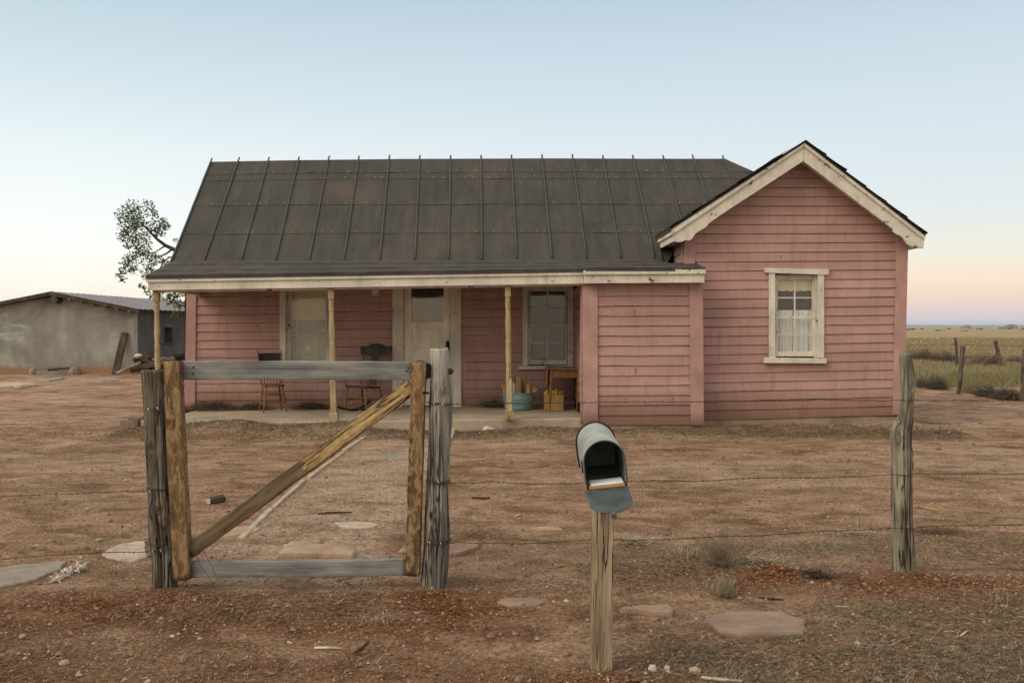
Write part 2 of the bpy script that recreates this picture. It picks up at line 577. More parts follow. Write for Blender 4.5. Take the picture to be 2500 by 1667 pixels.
def roof_mat():
    m, t, b = new_mat('tar_paper_roofing')
    v = objco(t, rnd=False)
    tone = noi(t, v, 1.1, 5, 0.6)
    c = ramp(t, tone, [(0.36, (0.024, 0.025, 0.025)), (0.5, (0.039, 0.038, 0.036)), (0.64, (0.060, 0.054, 0.047))])
    streak = noi(t, objco(t, (1, 0.16, 0.16), rnd=False), 6.5, 6, 0.7)
    c = mix(t, 0.5, c, ramp(t, streak, [(0.37, (0.019, 0.020, 0.021)), (0.5, (0.040, 0.037, 0.034)), (0.63, (0.078, 0.060, 0.048))]))
    rusty = ramp(t, noi(t, v, 0.9, 5, 0.65), [(0.54, 0), (0.68, 0.5)])
    c = mix(t, rusty, c, (0.105, 0.062, 0.043))
    fine = noi(t, v, 150, 3, 0.7)
    c = mix(t, 0.3, c, ramp(t, fine, [(0.3, (0.03, 0.03, 0.028)), (0.7, (0.16, 0.145, 0.125))]))
    t.links.new(c, b.inputs['Base Color'])
    b.inputs['Roughness'].default_value = 0.9
    bump(t, b, mth(t, 'ADD', noi(t, objco(t, (1, 0.25, 0.25), rnd=False), 3.2, 4), mth(t, 'MULTIPLY', fine, 0.15)), 0.4, 0.03)
    return m


MT['roof'] = roof_mat()
MT['batten'] = plain('grey_roof_batten', (0.062, 0.068, 0.071), 0.65, 0.2, 8, 0, 0.2)


def adobe(name, a, b_, c_):
    m, t, b = new_mat(name)
    v = objco(t, rnd=False)
    n = noi(t, v, 0.55, 7, 0.62, 0.5)
    c = ramp(t, n, [(0.38, a), (0.5, b_), (0.62, c_)])
    st = noi(t, objco(t, (1, 1, 0.3), rnd=False), 1.6, 6, 0.7)
    c = mix(t, 0.45, c, ramp(t, st, [(0.3, tuple(q * 0.7 for q in a)), (0.6, b_), (0.8, c_)]))
    lim = ramp(t, noi(t, objco(t, (0.5, 0.5, 1.2), rnd=False), 0.9, 5, 0.7, 0.6), [(0.60, 0), (0.66, 0.6)])
    c = mix(t, lim, c, tuple(min(1, q * 1.25) for q in (c_[0] * 0.9, c_[1], c_[2] * 1.12)))
    tc = t.nodes.new('ShaderNodeTexCoord')
    z = nd(t, 'ShaderNodeSeparateXYZ', None, Vector=tc.outputs['Object']).outputs[2]
    edge = mth(t, 'ADD', z, mth(t, 'MULTIPLY', noi(t, v, 1.5, 4), -0.25))
    mr = nd(t, 'ShaderNodeMapRange', None, Value=edge, From_Min=0.08, From_Max=0.2, To_Min=1, To_Max=0)
    c = mix(t, mr.outputs[0], c, (0.26, 0.16, 0.095))
    t.links.new(c, b.inputs['Base Color'])
    b.inputs['Roughness'].default_value = 0.95
    bump(t, b, noi(t, v, 9, 6, 0.7), 0.6, 0.03)
    return m


MT['adobe'] = adobe('grey_render', (0.165, 0.155, 0.13), (0.275, 0.265, 0.23), (0.43, 0.415, 0.37))
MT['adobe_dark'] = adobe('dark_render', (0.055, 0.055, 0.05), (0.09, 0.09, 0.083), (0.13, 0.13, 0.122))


def tin_mat():
    m, t, b = new_mat('rusty_tin_roof')
    v = objco(t, rnd=False)
    w = noi(t, objco(t, (2, 5.0, 2), rnd=False), 2.2, 4, 0.7)
    c = ramp(t, w, [(0.3, (0.13, 0.105, 0.11)), (0.5, (0.24, 0.22, 0.235)), (0.72, (0.20, 0.115, 0.09))])
    t.links.new(c, b.inputs['Base Color'])
    b.inputs['Roughness'].default_value = 0.55
    b.inputs['Metallic'].default_value = 0.3
    return m


MT['tin'] = tin_mat()


def stone(name, a, c_, scale=6):
    m, t, b = new_mat(name)
    v = objco(t)
    n = noi(t, v, scale, 6, 0.65, 0.4)
    c = ramp(t, n, [(0.37, a), (0.63, c_)])
    lay = noi(t, objco(t, (1, 2.5, 6)), 4, 5, 0.6, 0.8)
    c = mix(t, 0.4, c, ramp(t, lay, [(0.35, tuple(q * 0.7 for q in a)), (0.7, c_)]))
    dst = ramp(t, noi(t, v, 7, 6, 0.7), [(0.50, 0.0), (0.62, 0.6)])
    c = mix(t, dst, c, (0.33, 0.20, 0.125))
    t.links.new(c, b.inputs['Base Color'])
    b.inputs['Roughness'].default_value = 0.9
    bump(t, b, noi(t, v, scale * 5, 6, 0.7), 0.8, 0.012)
    return m


MT['sandstone'] = stone('tan_sandstone', (0.30, 0.20, 0.13), (0.47, 0.34, 0.235))
MT['redstone'] = stone('red_brown_sandstone', (0.20, 0.115, 0.085), (0.30, 0.20, 0.155))
MT['greystone'] = stone('grey_flagstone', (0.20, 0.17, 0.135), (0.32, 0.275, 0.225))
MT['palestone'] = stone('pale_flagstone', (0.36, 0.285, 0.215), (0.52, 0.44, 0.35))
MT['pinkstone'] = stone('dusty_pink_flagstone', (0.22, 0.145, 0.108), (0.33, 0.235, 0.18))
MT['chalk'] = stone('chalky_white', (0.45, 0.38, 0.30), (0.70, 0.63, 0.54), 20)
MT['blockstone'] = stone('brown_block', (0.17, 0.115, 0.09), (0.27, 0.195, 0.155))


def leafy(name, a, c_, rough=0.6):
    m, t, b = new_mat(name)
    gi = t.nodes.new('ShaderNodeNewGeometry')
    n = noi(t, objco(t), 2.5, 3)
    col = mix(t, gi.outputs['Random Per Island'], a, c_)
    col = mix(t, mth(t, 'MULTIPLY', n, 0.5), col, tuple(q * 0.6 for q in a))
    t.links.new(col, b.inputs['Base Color'])
    b.inputs['Roughness'].default_value = rough
    return m


MT['leaf'] = leafy('olive_green_leaf', (0.058, 0.092, 0.026), (0.16, 0.22, 0.075))
MT['straw'] = leafy('dry_straw', (0.20, 0.155, 0.095), (0.54, 0.44, 0.30), 0.9)
MT['darkstraw'] = leafy('dead_dark_stalks', (0.06, 0.042, 0.026), (0.20, 0.145, 0.085), 0.9)
MT['twig'] = leafy('grey_brown_twig', (0.075, 0.055, 0.042), (0.20, 0.155, 0.115), 0.9)
MT['shrubtwig'] = leafy('dull_tan_twig', (0.13, 0.10, 0.07), (0.30, 0.24, 0.165), 0.9)
MT['paletwig'] = leafy('pale_dry_twig', (0.20, 0.16, 0.105), (0.38, 0.31, 0.21), 0.9)
MT['grassblade'] = leafy('dry_green_grass', (0.24, 0.19, 0.105), (0.43, 0.345, 0.215), 0.9)
MT['greenblade'] = leafy('faded_green_grass', (0.15, 0.14, 0.065), (0.33, 0.285, 0.145), 0.9)
MT['pebble'] = leafy('mixed_pebbles', (0.17, 0.10, 0.07), (0.55, 0.43, 0.34), 0.9)


def ground_mat():
    m, t, b = new_mat('red_dirt')
    tc = t.nodes.new('ShaderNodeTexCoord')
    v = tc.outputs['Object']
    at = nd(t, 'ShaderNodeAttribute', {'attribute_name': 'soil'})
    s = nd(t, 'ShaderNodeSeparateColor', None, Color=at.outputs['Color'])
    red, lit, field = s.outputs[0], s.outputs[1], s.outputs[2]
    path = at.outputs['Alpha']
    n1 = noi(t, v, 0.8, 7, 0.62, 0.3)
    flat = nd(t, 'ShaderNodeMapping', None, Vector=v, Scale=(0.75, 1.25, 1)).outputs[0]
    n2 = noi(t, flat, 2.6, 7, 0.68, 0.5)
    n3 = noi(t, v, 34, 5, 0.7)
    n4 = noi(t, v, 130, 3, 0.7)
    c = ramp(t, n1, [(0.36, (0.19, 0.110, 0.065)), (0.5, (0.32, 0.198, 0.126)), (0.64, (0.46, 0.305, 0.21))])
    c = mix(t, 0.55, c, ramp(t, n2, [(0.37, (0.085, 0.051, 0.031)), (0.45, (0.235, 0.138, 0.084)), (0.54, (0.40, 0.257, 0.172)), (0.64, (0.54, 0.38, 0.285))]))
    rm = mth(t, 'MULTIPLY', red, ramp(t, noi(t, v, 3.5, 6, 0.65), [(0.36, 0.6), (0.54, 1.0)]))
    c = mix(t, rm, c, ramp(t, n3, [(0.38, (0.090, 0.034, 0.014)), (0.62, (0.215, 0.088, 0.038))]))
    pm = mth(t, 'MULTIPLY', path, ramp(t, n2, [(0.38, 0.3), (0.56, 0.75)]))
    c = mix(t, pm, c, mix(t, n3, (0.34, 0.24, 0.17), (0.68, 0.52, 0.40)))
    lm = mth(t, 'MULTIPLY', lit, ramp(t, noi(t, v, 6, 7, 0.72), [(0.34, 0.25), (0.54, 0.95)]))
    c = mix(t, lm, c, ramp(t, n3, [(0.38, (0.085, 0.058, 0.033)), (0.62, (0.25, 0.185, 0.11))]))
    fcol = ramp(t, noi(t, flat, 0.16, 7, 0.7, 0.4), [(0.36, (0.15, 0.128, 0.066)), (0.46, (0.29, 0.23, 0.12)), (0.55, (0.39, 0.30, 0.17)), (0.66, (0.35, 0.235, 0.155))])
    fcol = mix(t, 0.35, fcol, ramp(t, noi(t, v, 3.5, 6, 0.75), [(0.40, (0.14, 0.115, 0.055)), (0.6, (0.46, 0.36, 0.20))]))
    c = mix(t, field, c, fcol)
    grit = ramp(t, mth(t, 'ADD', mth(t, 'MULTIPLY', n4, 0.5), mth(t, 'MULTIPLY', n3, 0.5)), [(0.40, (0.14, 0.12, 0.105)), (0.5, (0.5, 0.5, 0.5)), (0.60, (0.78, 0.76, 0.74))])
    c = mix(t, 0.75, c, grit, 'OVERLAY')
    sp = nd(t, 'ShaderNodeTexVoronoi', None, Vector=v, Scale=46)
    pk = mth(t, 'MULTIPLY', ramp(t, sp.outputs['Distance'], [(0.10, 1), (0.17, 0)]),
             ramp(t, nd(t, 'ShaderNodeSeparateColor', None, Color=sp.outputs['Color']).outputs[0], [(0.80, 0), (0.83, 1)]))
    pk = mth(t, 'MULTIPLY', pk, mth(t, 'SUBTRACT', 1.0, field))
    c = mix(t, mth(t, 'MULTIPLY', pk, 0.75), c, (0.50, 0.38, 0.29))
    t.links.new(c, b.inputs['Base Color'])
    b.inputs['Roughness'].default_value = 1.0
    b.inputs['Specular IOR Level'].default_value = 0.05
    h = mth(t, 'ADD', mth(t, 'MULTIPLY', noi(t, v, 16, 7, 0.75), 1.0), mth(t, 'MULTIPLY', n4, 0.25))
    h = mth(t, 'ADD', h, mth(t, 'MULTIPLY', n2, 1.2))
    bump(t, b, h, 1.0, 0.045)
    return m


MT['ground'] = ground_mat()

# ------------------------------------------------------------------ ground
def seg_dist(x, y, ax, ay, bx, by):
    dx, dy = bx - ax, by - ay
    u = np.clip(((x - ax) * dx + (y - ay) * dy) / (dx * dx + dy * dy), 0, 1)
    return np.hypot(x - ax - u * dx, y - ay - u * dy)


def blob(x, y, cx, cy, rx, ry):
    r = np.sqrt(((x - cx) / rx) ** 2 + ((y - cy) / ry) ** 2)
    return np.clip(1.25 - r, 0, 1)


def litter_density(x, y):
    """Where dry stalks lie thick: the near right corner, the shrub, the banks by the house."""
    d = np.zeros_like(x * y)
    for cx, cy, rx, ry, a in [(2.3, 4.75, 1.3, 0.75, 1.0), (1.15, 4.55, 0.7, 0.4, 0.6), (3.2, 5.2, 1.2, 0.8, 0.6), (1.3, 6.6, 0.8, 0.45, 0.8), (2.2, 6.9, 0.7, 0.25, 0.7),
                              (0.9, 6.2, 0.7, 0.3, 0.5), (3.6, 7.0, 1.4, 0.5, 0.5), (-1.4, 5.35, 0.9, 0.25, 0.35), (-2.9, 6.3, 0.6, 0.3, 0.3), (-0.7, 7.6, 0.7, 0.35, 0.45)]:
        d = d + a * blob(x, y, cx, cy, rx, ry)
    bank = 1.5 * np.clip(1 - np.abs(y - 14.15) / 0.85, 0, 1) * (0.6 + 0.8 * fbm(x * 1.1, y * 0.8, 3, 77)) * ((x > -6.2) & (x < 7.2))
    return np.clip(d + 0.7 * bank, 0, 1)


def soil_masks(x, y):
    red = np.zeros_like(x)
    for cx, cy, rx, ry, a in [(-2.3, 5.38, 1.5, 0.50, 1.0), (-1.4, 5.3, 1.3, 0.42, 0.8), (-0.75, 5.15, 0.9, 0.45, 0.9), (-0.35, 5.5, 0.7, 0.4, 1.0), (0.40, 4.2, 0.9, 0.33, 1.0), (2.75, 5.9, 1.1, 0.5, 1.0), (-0.6, 4.1, 0.8, 0.25, 0.6), (-2.6, 4.5, 2.0, 0.7, 0.62), (-0.9, 4.6, 1.2, 0.6, 0.5), (2.6, 4.1, 1.6, 0.5, 0.5), (3.9, 6.2, 1.4, 0.8, 0.45),
                              (1.6, 6.1, 0.9, 0.35, 0.95), (-3.2, 4.9, 1.4, 0.6, 0.45), (3.6, 5.4, 0.8, 0.5, 0.4)]:
        red = np.maximum(red, a * blob(x, y, cx, cy, rx, ry))
    red = red * (0.55 + 0.9 * fbm(x * 2.5, y * 2.5, 4, 4))
    lit = 0.85 * litter_density(x, y) + 0.35 * np.clip(1 - np.abs(y - 10) / 6, 0, 1) * fbm(x * 0.6, y * 1.4, 4, 21)
    edge = 25.5 + 2.5 * (fbm(x * 0.5, y * 0.3, 3, 11) - 0.5)
    field = np.clip((y - edge) / 2.0, 0, 1) * np.clip((x - 4) / 3, 0, 1)
    field = np.maximum(field, np.clip((y - 60) / 20, 0, 1))
    pl = X_(935, 14.4) + (14.4 - y) * (X_(935, 14.4) - X_(600, 6.9)) / (6.9 - 14.4)
    ctr = -1.48 + (14.4 - y) * -0.02
    path = np.clip((0.75 - np.abs(x - ctr)) / 0.25, 0, 1) * np.clip((y - 5.6) / 0.8, 0, 1) * (y < 14.6)
    pale = np.clip((fbm(x * 0.35, y * 0.8, 4, 33) - 0.5) * 4, 0, 0.6) * np.clip((y - 6) / 2, 0, 1)
    return np.stack([np.clip(red, 0, 1), np.clip(lit, 0, 1), field, np.clip(np.maximum(path, pale), 0, 1)], -1)


def make_ground():
    ys = list(np.arange(-9, 3.4, 0.6)) + list(np.arange(3.4, 8, 0.02)) + list(np.arange(8, 18, 0.05)) + list(np.arange(18, 60, 0.3))
    ys += list(60 * (9000 / 60) ** np.linspace(0, 1, 70))
    us = np.concatenate([np.linspace(-2.5, -0.62, 40)[:-1], np.linspace(-0.62, 0.62, 640), np.linspace(0.62, 2.5, 40)[1:]])
    ys = np.array(ys)
    Yg, U = np.meshgrid(ys, us, indexing='ij')
    Xg = U * (Yg + 11.0)
    Zg = gh(Xg, Yg)
    near = np.clip(1 - (Yg - 3) / 20, 0, 1)
    Zg = Zg + near * 0.022 * (fbm(Xg * 9, Yg * 9, 3, 50) - 0.5)
    ny, nx = Xg.shape
    co = np.stack([Xg, Yg, Zg], -1).reshape(-1, 3).astype(np.float32)
    idx = np.arange(ny * nx).reshape(ny, nx)
    q = np.stack([idx[:-1, :-1], idx[:-1, 1:], idx[1:, 1:], idx[1:, :-1]], -1).reshape(-1, 4)
    me = bpy.data.meshes.new('ground')
    me.vertices.add(len(co))
    me.vertices.foreach_set('co', co.ravel())
    me.loops.add(q.size)
    me.loops.foreach_set('vertex_index', q.ravel().astype(np.int32))
    me.polygons.add(len(q))
    me.polygons.foreach_set('loop_start', np.arange(0, q.size, 4, dtype=np.int32))
    me.polygons.foreach_set('use_smooth', np.ones(len(q), bool))
    me.update(calc_edges=True)
    a = me.attributes.new('soil', 'FLOAT_COLOR', 'POINT')
    a.data.foreach_set('color', soil_masks(co[:, 0], co[:, 1]).astype(np.float32).ravel())
    me.materials.append(MT['ground'])
    o = bpy.data.objects.new('ground', me)
    COL.objects.link(o)
    structure(o)


make_ground()

hm = MB()                                                   # low far ridge on the skyline
rows = [[], [], []]
for i in range(161):
    x = -9000 + i * 112.5
    hgt = 6 + 12 * float(fbm(np.array(x * 0.0004), np.array(0.3), 4, 8)) + 4 * float(fbm(np.array(x * 0.004), np.array(0.3), 3, 5)) + 7 * max(0, x / 9000)
    rows[0].append((x, 7000, -3))
    rows[1].append((x, 7600, hgt))
    rows[2].append((x, 8600, -3))
hm.grid(rows)
MT['hill'] = plain('far_scrub_hill', (0.10, 0.115, 0.10), 1, 0.2, 0.003, 0, 0)
structure(hm.build('distant_hills', MT['hill'], smooth=True))

# ------------------------------------------------------------------ the house
YW, YP, YG, YB, YF = 16.8, 14.6, 15.05, 14.7, 14.5        # porch wall, bump-out, wing wall, bargeboard, fascia
XL = X_(451, YW)                                            # left corner of the house
XS = X_(1423, YP)                                           # left face of the bump-out
XG0, XG1 = X_(1670, YG), X_(2214, YG)                       # wing corners
house = thing('house', 'pink clapboard house with dark tar paper roof, cream trim and a long front porch', 'house', (0, 16.5, 0))


def clap3(mb, zs, A, nrm, dr, segs, step=0.16, amp=0.004, slot=0.0075, seed=0.0):
    """Lapped boards: zs = z(s) of each lap line, top to bottom; segs(z) = spans along the wall."""
    A, nrm, dr = Vector(A), Vector(nrm), Vector(dr)
    for k in range(len(zs) - 1):
        zt, zb = zs[k], zs[k + 1]
        s_t, s_b = segs(zt(0)), segs(zb(0))
        for (a0, a1), (b0, b1) in zip(s_t, s_b):
            n = max(2, int(max(a1 - a0, b1 - b0) / step))
            top, bot, lip = [], [], []
            for i in range(n + 1):
                u = i / n
                st, sb = a0 + (a1 - a0) * u, b0 + (b1 - b0) * u
                w = amp * (mnoise.noise((sb * 1.7, k * 5.3 + seed, 0)) + 0.6 * mnoise.noise((sb * 6.5, k * 3.3, seed + 4)))
                lift = 0.004 * mnoise.noise((sb * 1.1, k * 9.1, seed))
                sl = slot * (0.85 + 0.5 * mnoise.noise((sb * 2.1, k * 2.7, seed + 9)))
                p = A + dr * st + nrm * -0.006
                top.append((p.x, p.y, zt(st) - sl))
                p = A + dr * sb + nrm * (0.012 + lift * 0.8)
                bot.append((p.x, p.y, zb(sb) + w))
                p = A + dr * sb + nrm * -0.02
                lip.append((p.x, p.y, zb(sb) + w))
            mb.grid([top, bot, lip])


def const(z):
    return lambda s: z


# --- porch wall, three stretches between the openings (each with its own lap heights)
wall = MB()
ztop = 2.62
stretches = [
    (478, 684, [704, 725.5] + [746.7 + 20.95 * k for k in range(12)] + [999]),
    (806, 960, [698, 719, 740, 761.5] + [782.9 + 21.3 * k for k in range(10)] + [996]),
    (1124, 1278, [690, 711, 732.5, 754] + [776 + 21.55 * k for k in range(10)] + [993]),
]
for n_, (a, b_, ls) in enumerate(stretches):
    xa, xb = X_(a, YW), X_(b_, YW)
    tilt = -0.004 if n_ == 0 else -0.006
    zs = [(lambda s, z=Z_(y, YW), c=tilt: z - c * s) for y in ls]
    clap3(wall, zs, (xa, YW, 0), (0, -1, 0), (1, 0, 0), lambda z, L=xb - xa: [(0, L)], amp=0.0065, seed=n_ * 3.0)
for n_, (a, b_, y0_, st) in enumerate([(683, 812, 903, 1), (1277, 1402, 902, 2)]):
    ls = [y for y in stretches[st][2] if y > y0_ - 4]
    ls = [y0_ - 8] + [y for y in ls if y > y0_ + 2]
    zs = [(lambda s, z=Z_(y, YW): z - 0.006 * s) for y in ls]
    clap3(wall, zs, (X_(a, YW), YW, 0), (0, -1, 0), (1, 0, 0), lambda z, L=X_(b_, YW) - X_(a, YW): [(0, L)], amp=0.0065, seed=40 + n_)
wall.mi = 1


def backing(mb, x0, x1, z0, z1, Y, holes, th=0.05):
    """Sheathing behind the boards, left open at windows and doors."""
    xs = sorted({x0, x1} | {h[0] for h in holes} | {h[1] for h in holes})
    for a, b_ in zip(xs[:-1], xs[1:]):
        mid = (a + b_) / 2
        cuts = sorted((h[2], h[3]) for h in holes if h[0] < mid < h[1])
        z = z0
        for c0, c1 in cuts + [(z1, z1)]:
            if c0 > z + 1e-4:
                mb.box(a, b_, Y + 0.03, Y + 0.03 + th, z, c0)
            z = max(z, c1)


H_W1 = (X_(698, YW), X_(806, YW), Z_(903, YW), Z_(711, YW))
H_D = (X_(985, YW), X_(1099, YW), 0.1, Z_(699, YW))
H_W2 = (X_(1289, YW), X_(1384, YW), Z_(891, YW), Z_(705, YW))
backing(wall, XL, 2.86, 0.0, 2.95, YW, [H_W1, H_D, H_W2])
wall.build('porch_wall', [MT['pink'], MT['void']], house)

# --- bump-out at the porch end: front face and the return facing the porch
bo = MB()
ls = [692] + [723 + 24.22 * k for k in range(13)] + [1037.5]
xa, xb = X_(1450, YP), X_(1696, YP)
zs = [(lambda s, z=Z_(y, YP): z + 0.006 * s) for y in ls]
clap3(bo, zs, (xa, YP, 0), (0, -1, 0), (1, 0, 0), lambda z: [(0, xb - xa)], amp=0.006, seed=11)
zs = [(lambda s, z=Z_(y, YP): z) for y in ls[:-2]]
clap3(bo, zs, (XS, YW, 0), (-1, 0, 0), (0, -1, 0), lambda z: [(0, YW - YP - 0.02)], amp=0.006, seed=13)
bo.mi = 1
for (x, y0_, y1_) in ((1548.7, 757, 771), (1551.7, 898, 916)):
    bo.pbox(x - 0.3, x + 0.3, y0_, y1_, YP - 0.0125, 0.02)
for _ in range(16):
    x, y = RND.uniform(1465, 1680), RND.uniform(720, 1030)
    bo.pbox(x - 0.6, x + 0.6, y - 0.6, y + 0.6, YP - 0.0135, 0.02)
bo.box(XS + 0.03, X_(1716, YP) - 0.03, YP + 0.03, YW - 0.002, 0.1, 2.46)
bo.build('bump_out_wall', [MT['pink'], MT['void']], house)

# --- wing: gabled front wall, both side walls
wg = MB()
kk = list(range(-3, 27))
ys0 = [435.4 + 22.45 * k for k in kk]
zs = []
for y in ys0:
    sl = 0.002 + (-0.026 - 0.002) * max(0, (y - 435)) / 582
    zs.append(lambda s, y=y, sl=sl: Z_(y + sl * ((XG0 + s) * F / YG + 1250 - 1940), YG))
LG = XG1 - XG0
W3 = (X_(1885, YG) - XG0, X_(2005, YG) - XG0, Z_(880, YG), Z_(662, YG))


def wing_span(z):
    y = HZ - (z - H) * F / YG
    l = max(0.0, X_(1963 - (y - 372) * 1.56, YG) - XG0)
    r = min(LG - max(0, (y - 608)) * 0.00016, X_(1963 + (y - 372) * 1.36, YG) - XG0)
    r = max(r, l + 0.02)
    if y > 640:
        return [(l, W3[0]), (W3[1], r)]
    return [(l, r)]


def wing_seg(z):
    return wing_span(z)


lo = [i for i, y in enumerate(ys0) if y < 672]
mid_ = [i for i, y in enumerate(ys0) if 636 < y < 886]
clap3(wg, [zs[i] for i in lo], (XG0, YG, 0), (0, -1, 0), (1, 0, 0), lambda z: [(wing_span(z)[0][0], wing_span(z)[-1][1])], amp=0.0025, seed=21)
m0 = [i for i in range(len(ys0)) if i >= lo[-1] and ys0[i] < 900]
clap3(wg, [zs[i] for i in m0], (XG0, YG, 0), (0, -1, 0), (1, 0, 0), lambda z: [(0, W3[0]), (W3[1], wing_span(z)[-1][1])], amp=0.004, seed=22)
m1 = [i for i in range(len(ys0)) if i >= m0[-1]]
clap3(wg, [zs[i] for i in m1], (XG0, YG, 0), (0, -1, 0), (1, 0, 0), lambda z: [(0, wing_span(z)[-1][1])], amp=0.008, seed=23)
side = [const(zs[i](0)) for i in range(len(ys0)) if 540 < ys0[i]]
clap3(wg, side, (XG0, 17.0, 0), (-1, 0, 0), (0, -1, 0), lambda z: [(0, 17.0 - YG)], amp=0.004, seed=24)
side = [const(zs[i](LG)) for i in range(len(ys0)) if 560 < ys0[i]]
clap3(wg, side, (XG1 - 0.04, YG + 0.14, 0), (1, 0, 0), (0, 1, 0), lambda z: [(0, 5.4)], amp=0.004, seed=25)
wg.mi = 1
for k in range(34):
    x, y = RND.choice([RND.uniform(1725, 1870), RND.uniform(2022, 2175), 1734, 1907]), RND.uniform(600, 1000)
    if 1872 < x < 2018 and y > 640:
        y = 634
    wg.pbox(x - 0.55, x + 0.55, y - 0.55, y + 0.55, YG - 0.0125, 0.02)
backing(wg, XG0 + 0.03, XG1 - 0.03, 0.12, 3.2, YG, [(XG0 + W3[0], XG0 + W3[1], W3[2], W3[3])])
wg.prism([P(1690, 566, YG + 0.03), P(2190, 566, YG + 0.03), P(1963, 378, YG + 0.03)], (0, 0.05, 0))
wg.box(XG0 + 0.03, XG0 + 0.08, YG + 0.08, 20.4, 0.12, 3.2)
wg.box(XG1 - 0.13, XG1 - 0.08, YG + 0.08, 20.4, 0.12, 3.1)
wg.build('wing_wall', [MT['pink'], MT['void']], house)

rest = MB()                                                 # side and rear of the house
zz_ = [0.05 + 0.17 * k for k in range(17)][::-1]
clap3(rest, [const(z) for z in zz_], (XL, 20.4, 0), (-1, 0, 0), (0, -1, 0), lambda z: [(0, 20.4 - YW)], seed=31)
clap3(rest, [const(z) for z in zz_], (XG1, 20.4, 0), (0, 1, 0), (-1, 0, 0), lambda z: [(0, XG1 - XL)], seed=32, step=0.5)
rest.mi = 1
rest.box(XL + 0.03, XL + 0.08, YW + 0.08, 20.3, 0.0, 2.9)
rest.box(XL + 0.03, XG1 - 0.03, 20.3, 20.36, 0.0, 2.9)
rest.build('rear_wall', [MT['pink'], MT['void']], house)
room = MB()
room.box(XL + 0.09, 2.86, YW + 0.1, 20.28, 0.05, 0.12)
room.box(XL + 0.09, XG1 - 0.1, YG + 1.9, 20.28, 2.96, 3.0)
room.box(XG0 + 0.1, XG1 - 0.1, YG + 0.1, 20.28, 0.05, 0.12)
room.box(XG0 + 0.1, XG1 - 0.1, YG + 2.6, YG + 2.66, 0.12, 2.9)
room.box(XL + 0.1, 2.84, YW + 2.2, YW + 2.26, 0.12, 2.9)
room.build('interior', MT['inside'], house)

fd = MB()
fd.box(XG0 + 0.02, XG1 - 0.05, YG + 0.012, 20.3, -0.35, 0.2)
fd.box(XS + 0.02, X_(1714, YP), YP + 0.015, YW, -0.35, 0.125)
fd.box(XL + 0.02, 2.8, YW + 0.1, 20.3, -0.35, 0.04)
fd.build('foundation', MT['foundation'], house)

# --- corner boards
def board(name, pts, Y, depth, mat, parent=house, bevel=0.004):
    mb = MB()
    mb.pq(pts, Y, depth)
    return mb.build(name, mat, parent, bevel=bevel)


board('corner_board', [(450, 999), (476, 999), (479, 704), (455, 704)], YW - 0.03, 0.12, MT['pink_trim'])
board('corner_board', [(1424, 1037), (1460, 1037), (1459, 688), (1422, 688)], YP - 0.035, 0.09, MT['pink_trim'])
mb = MB()
mb.box(XS - 0.03, XS + 0.01, YP - 0.035 + 0.09, YP + 0.2, 0.13, 2.45)
mb.build('corner_board', MT['pink_trim'], house, bevel=0.004)
board('corner_board', [(1687, 1038), (1719, 1038), (1716, 688), (1683, 688)], YP - 0.035, 0.3, MT['pink_trim'])
board('corner_board', [(1669, 700), (1697, 700), (1698, 570), (1671, 570)], YG - 0.032, 0.06, MT['pink_trim'])
mb = MB()
mb.box(XG0 - 0.03, XG0 + 0.005, YG + 0.028, YG + 0.16, 0.2, 3.2)
mb.build('corner_board', MT['pink_trim'], house, bevel=0.004)
board('corner_board', [(2180, 1013), (2208, 1011), (2218, 578), (2190, 578)], YG - 0.032, 0.16, MT['pink_trim'])

# --- main roof
YE, ZE, DY, DZ = 15.6, 2.742, 2.25, 2.28


def t_of(py):
    q = (HZ - py) / F
    return (ZE - H - YE * q) / (DY * q - DZ)


RN = Vector((0, -DZ, DY)).normalized()


def rp(x, t, off=0.0):
    sag = -0.068 * max(0.0, min(1.0, (-1.6 - x) / 4.2)) ** 1.4
    und = 0.018 * mnoise.noise((x * 0.35, t * 1.5, 3))
    p = Vector((x, YE + DY * t, ZE + DZ * t + sag * t)) + RN * (off + und)
    return p


def xr_roof(t):
    if t < 0.26:
        return 2.62
    if t < 0.36:
        return 2.62 + (t - 0.26) * 17
    return 4.22 + (1 - t) * 3.45


def xl_roof(t):
    return X_(410, YE) + (X_(512, YE + DY) - X_(410, YE)) * t


mr = MB()
seams = [0.0] + [t_of(y) for y in (570, 500, 437, 421)] + [1.0]
for k in range(5):
    t0, t1 = seams[k], min(1.0, seams[k + 1] + 0.015)
    rows = []
    nt, nx = 8, 150
    for j in range(nt + 2):
        u = max(0, j - 1) / nt
        t = t0 + (t1 - t0) * u
        row = []
        for i in range(nx + 1):
            x0, x1 = xl_roof(t), xr_roof(t)
            x = x0 + (x1 - x0) * i / nx
            cur = 0.006 + 0.014 * max(0, mnoise.noise((x * 1.9, k * 7.7, 1))) + 0.008 * mnoise.noise((x * 7, k, 2))
            lift = cur * (1 - u) ** 2 + 0.004 * mnoise.noise((x * 2.5, t * 9, 5)) + 0.003
            tw = t + (0.006 * mnoise.noise((x * 1.3, k * 3, 8)) + 0.003 * mnoise.noise((x * 6, k * 3, 8))) * (1 - u) ** 3
            row.append(rp(x, tw, 0.0 if j == 0 else lift))
        rows.append(row)
    mr.grid(rows)
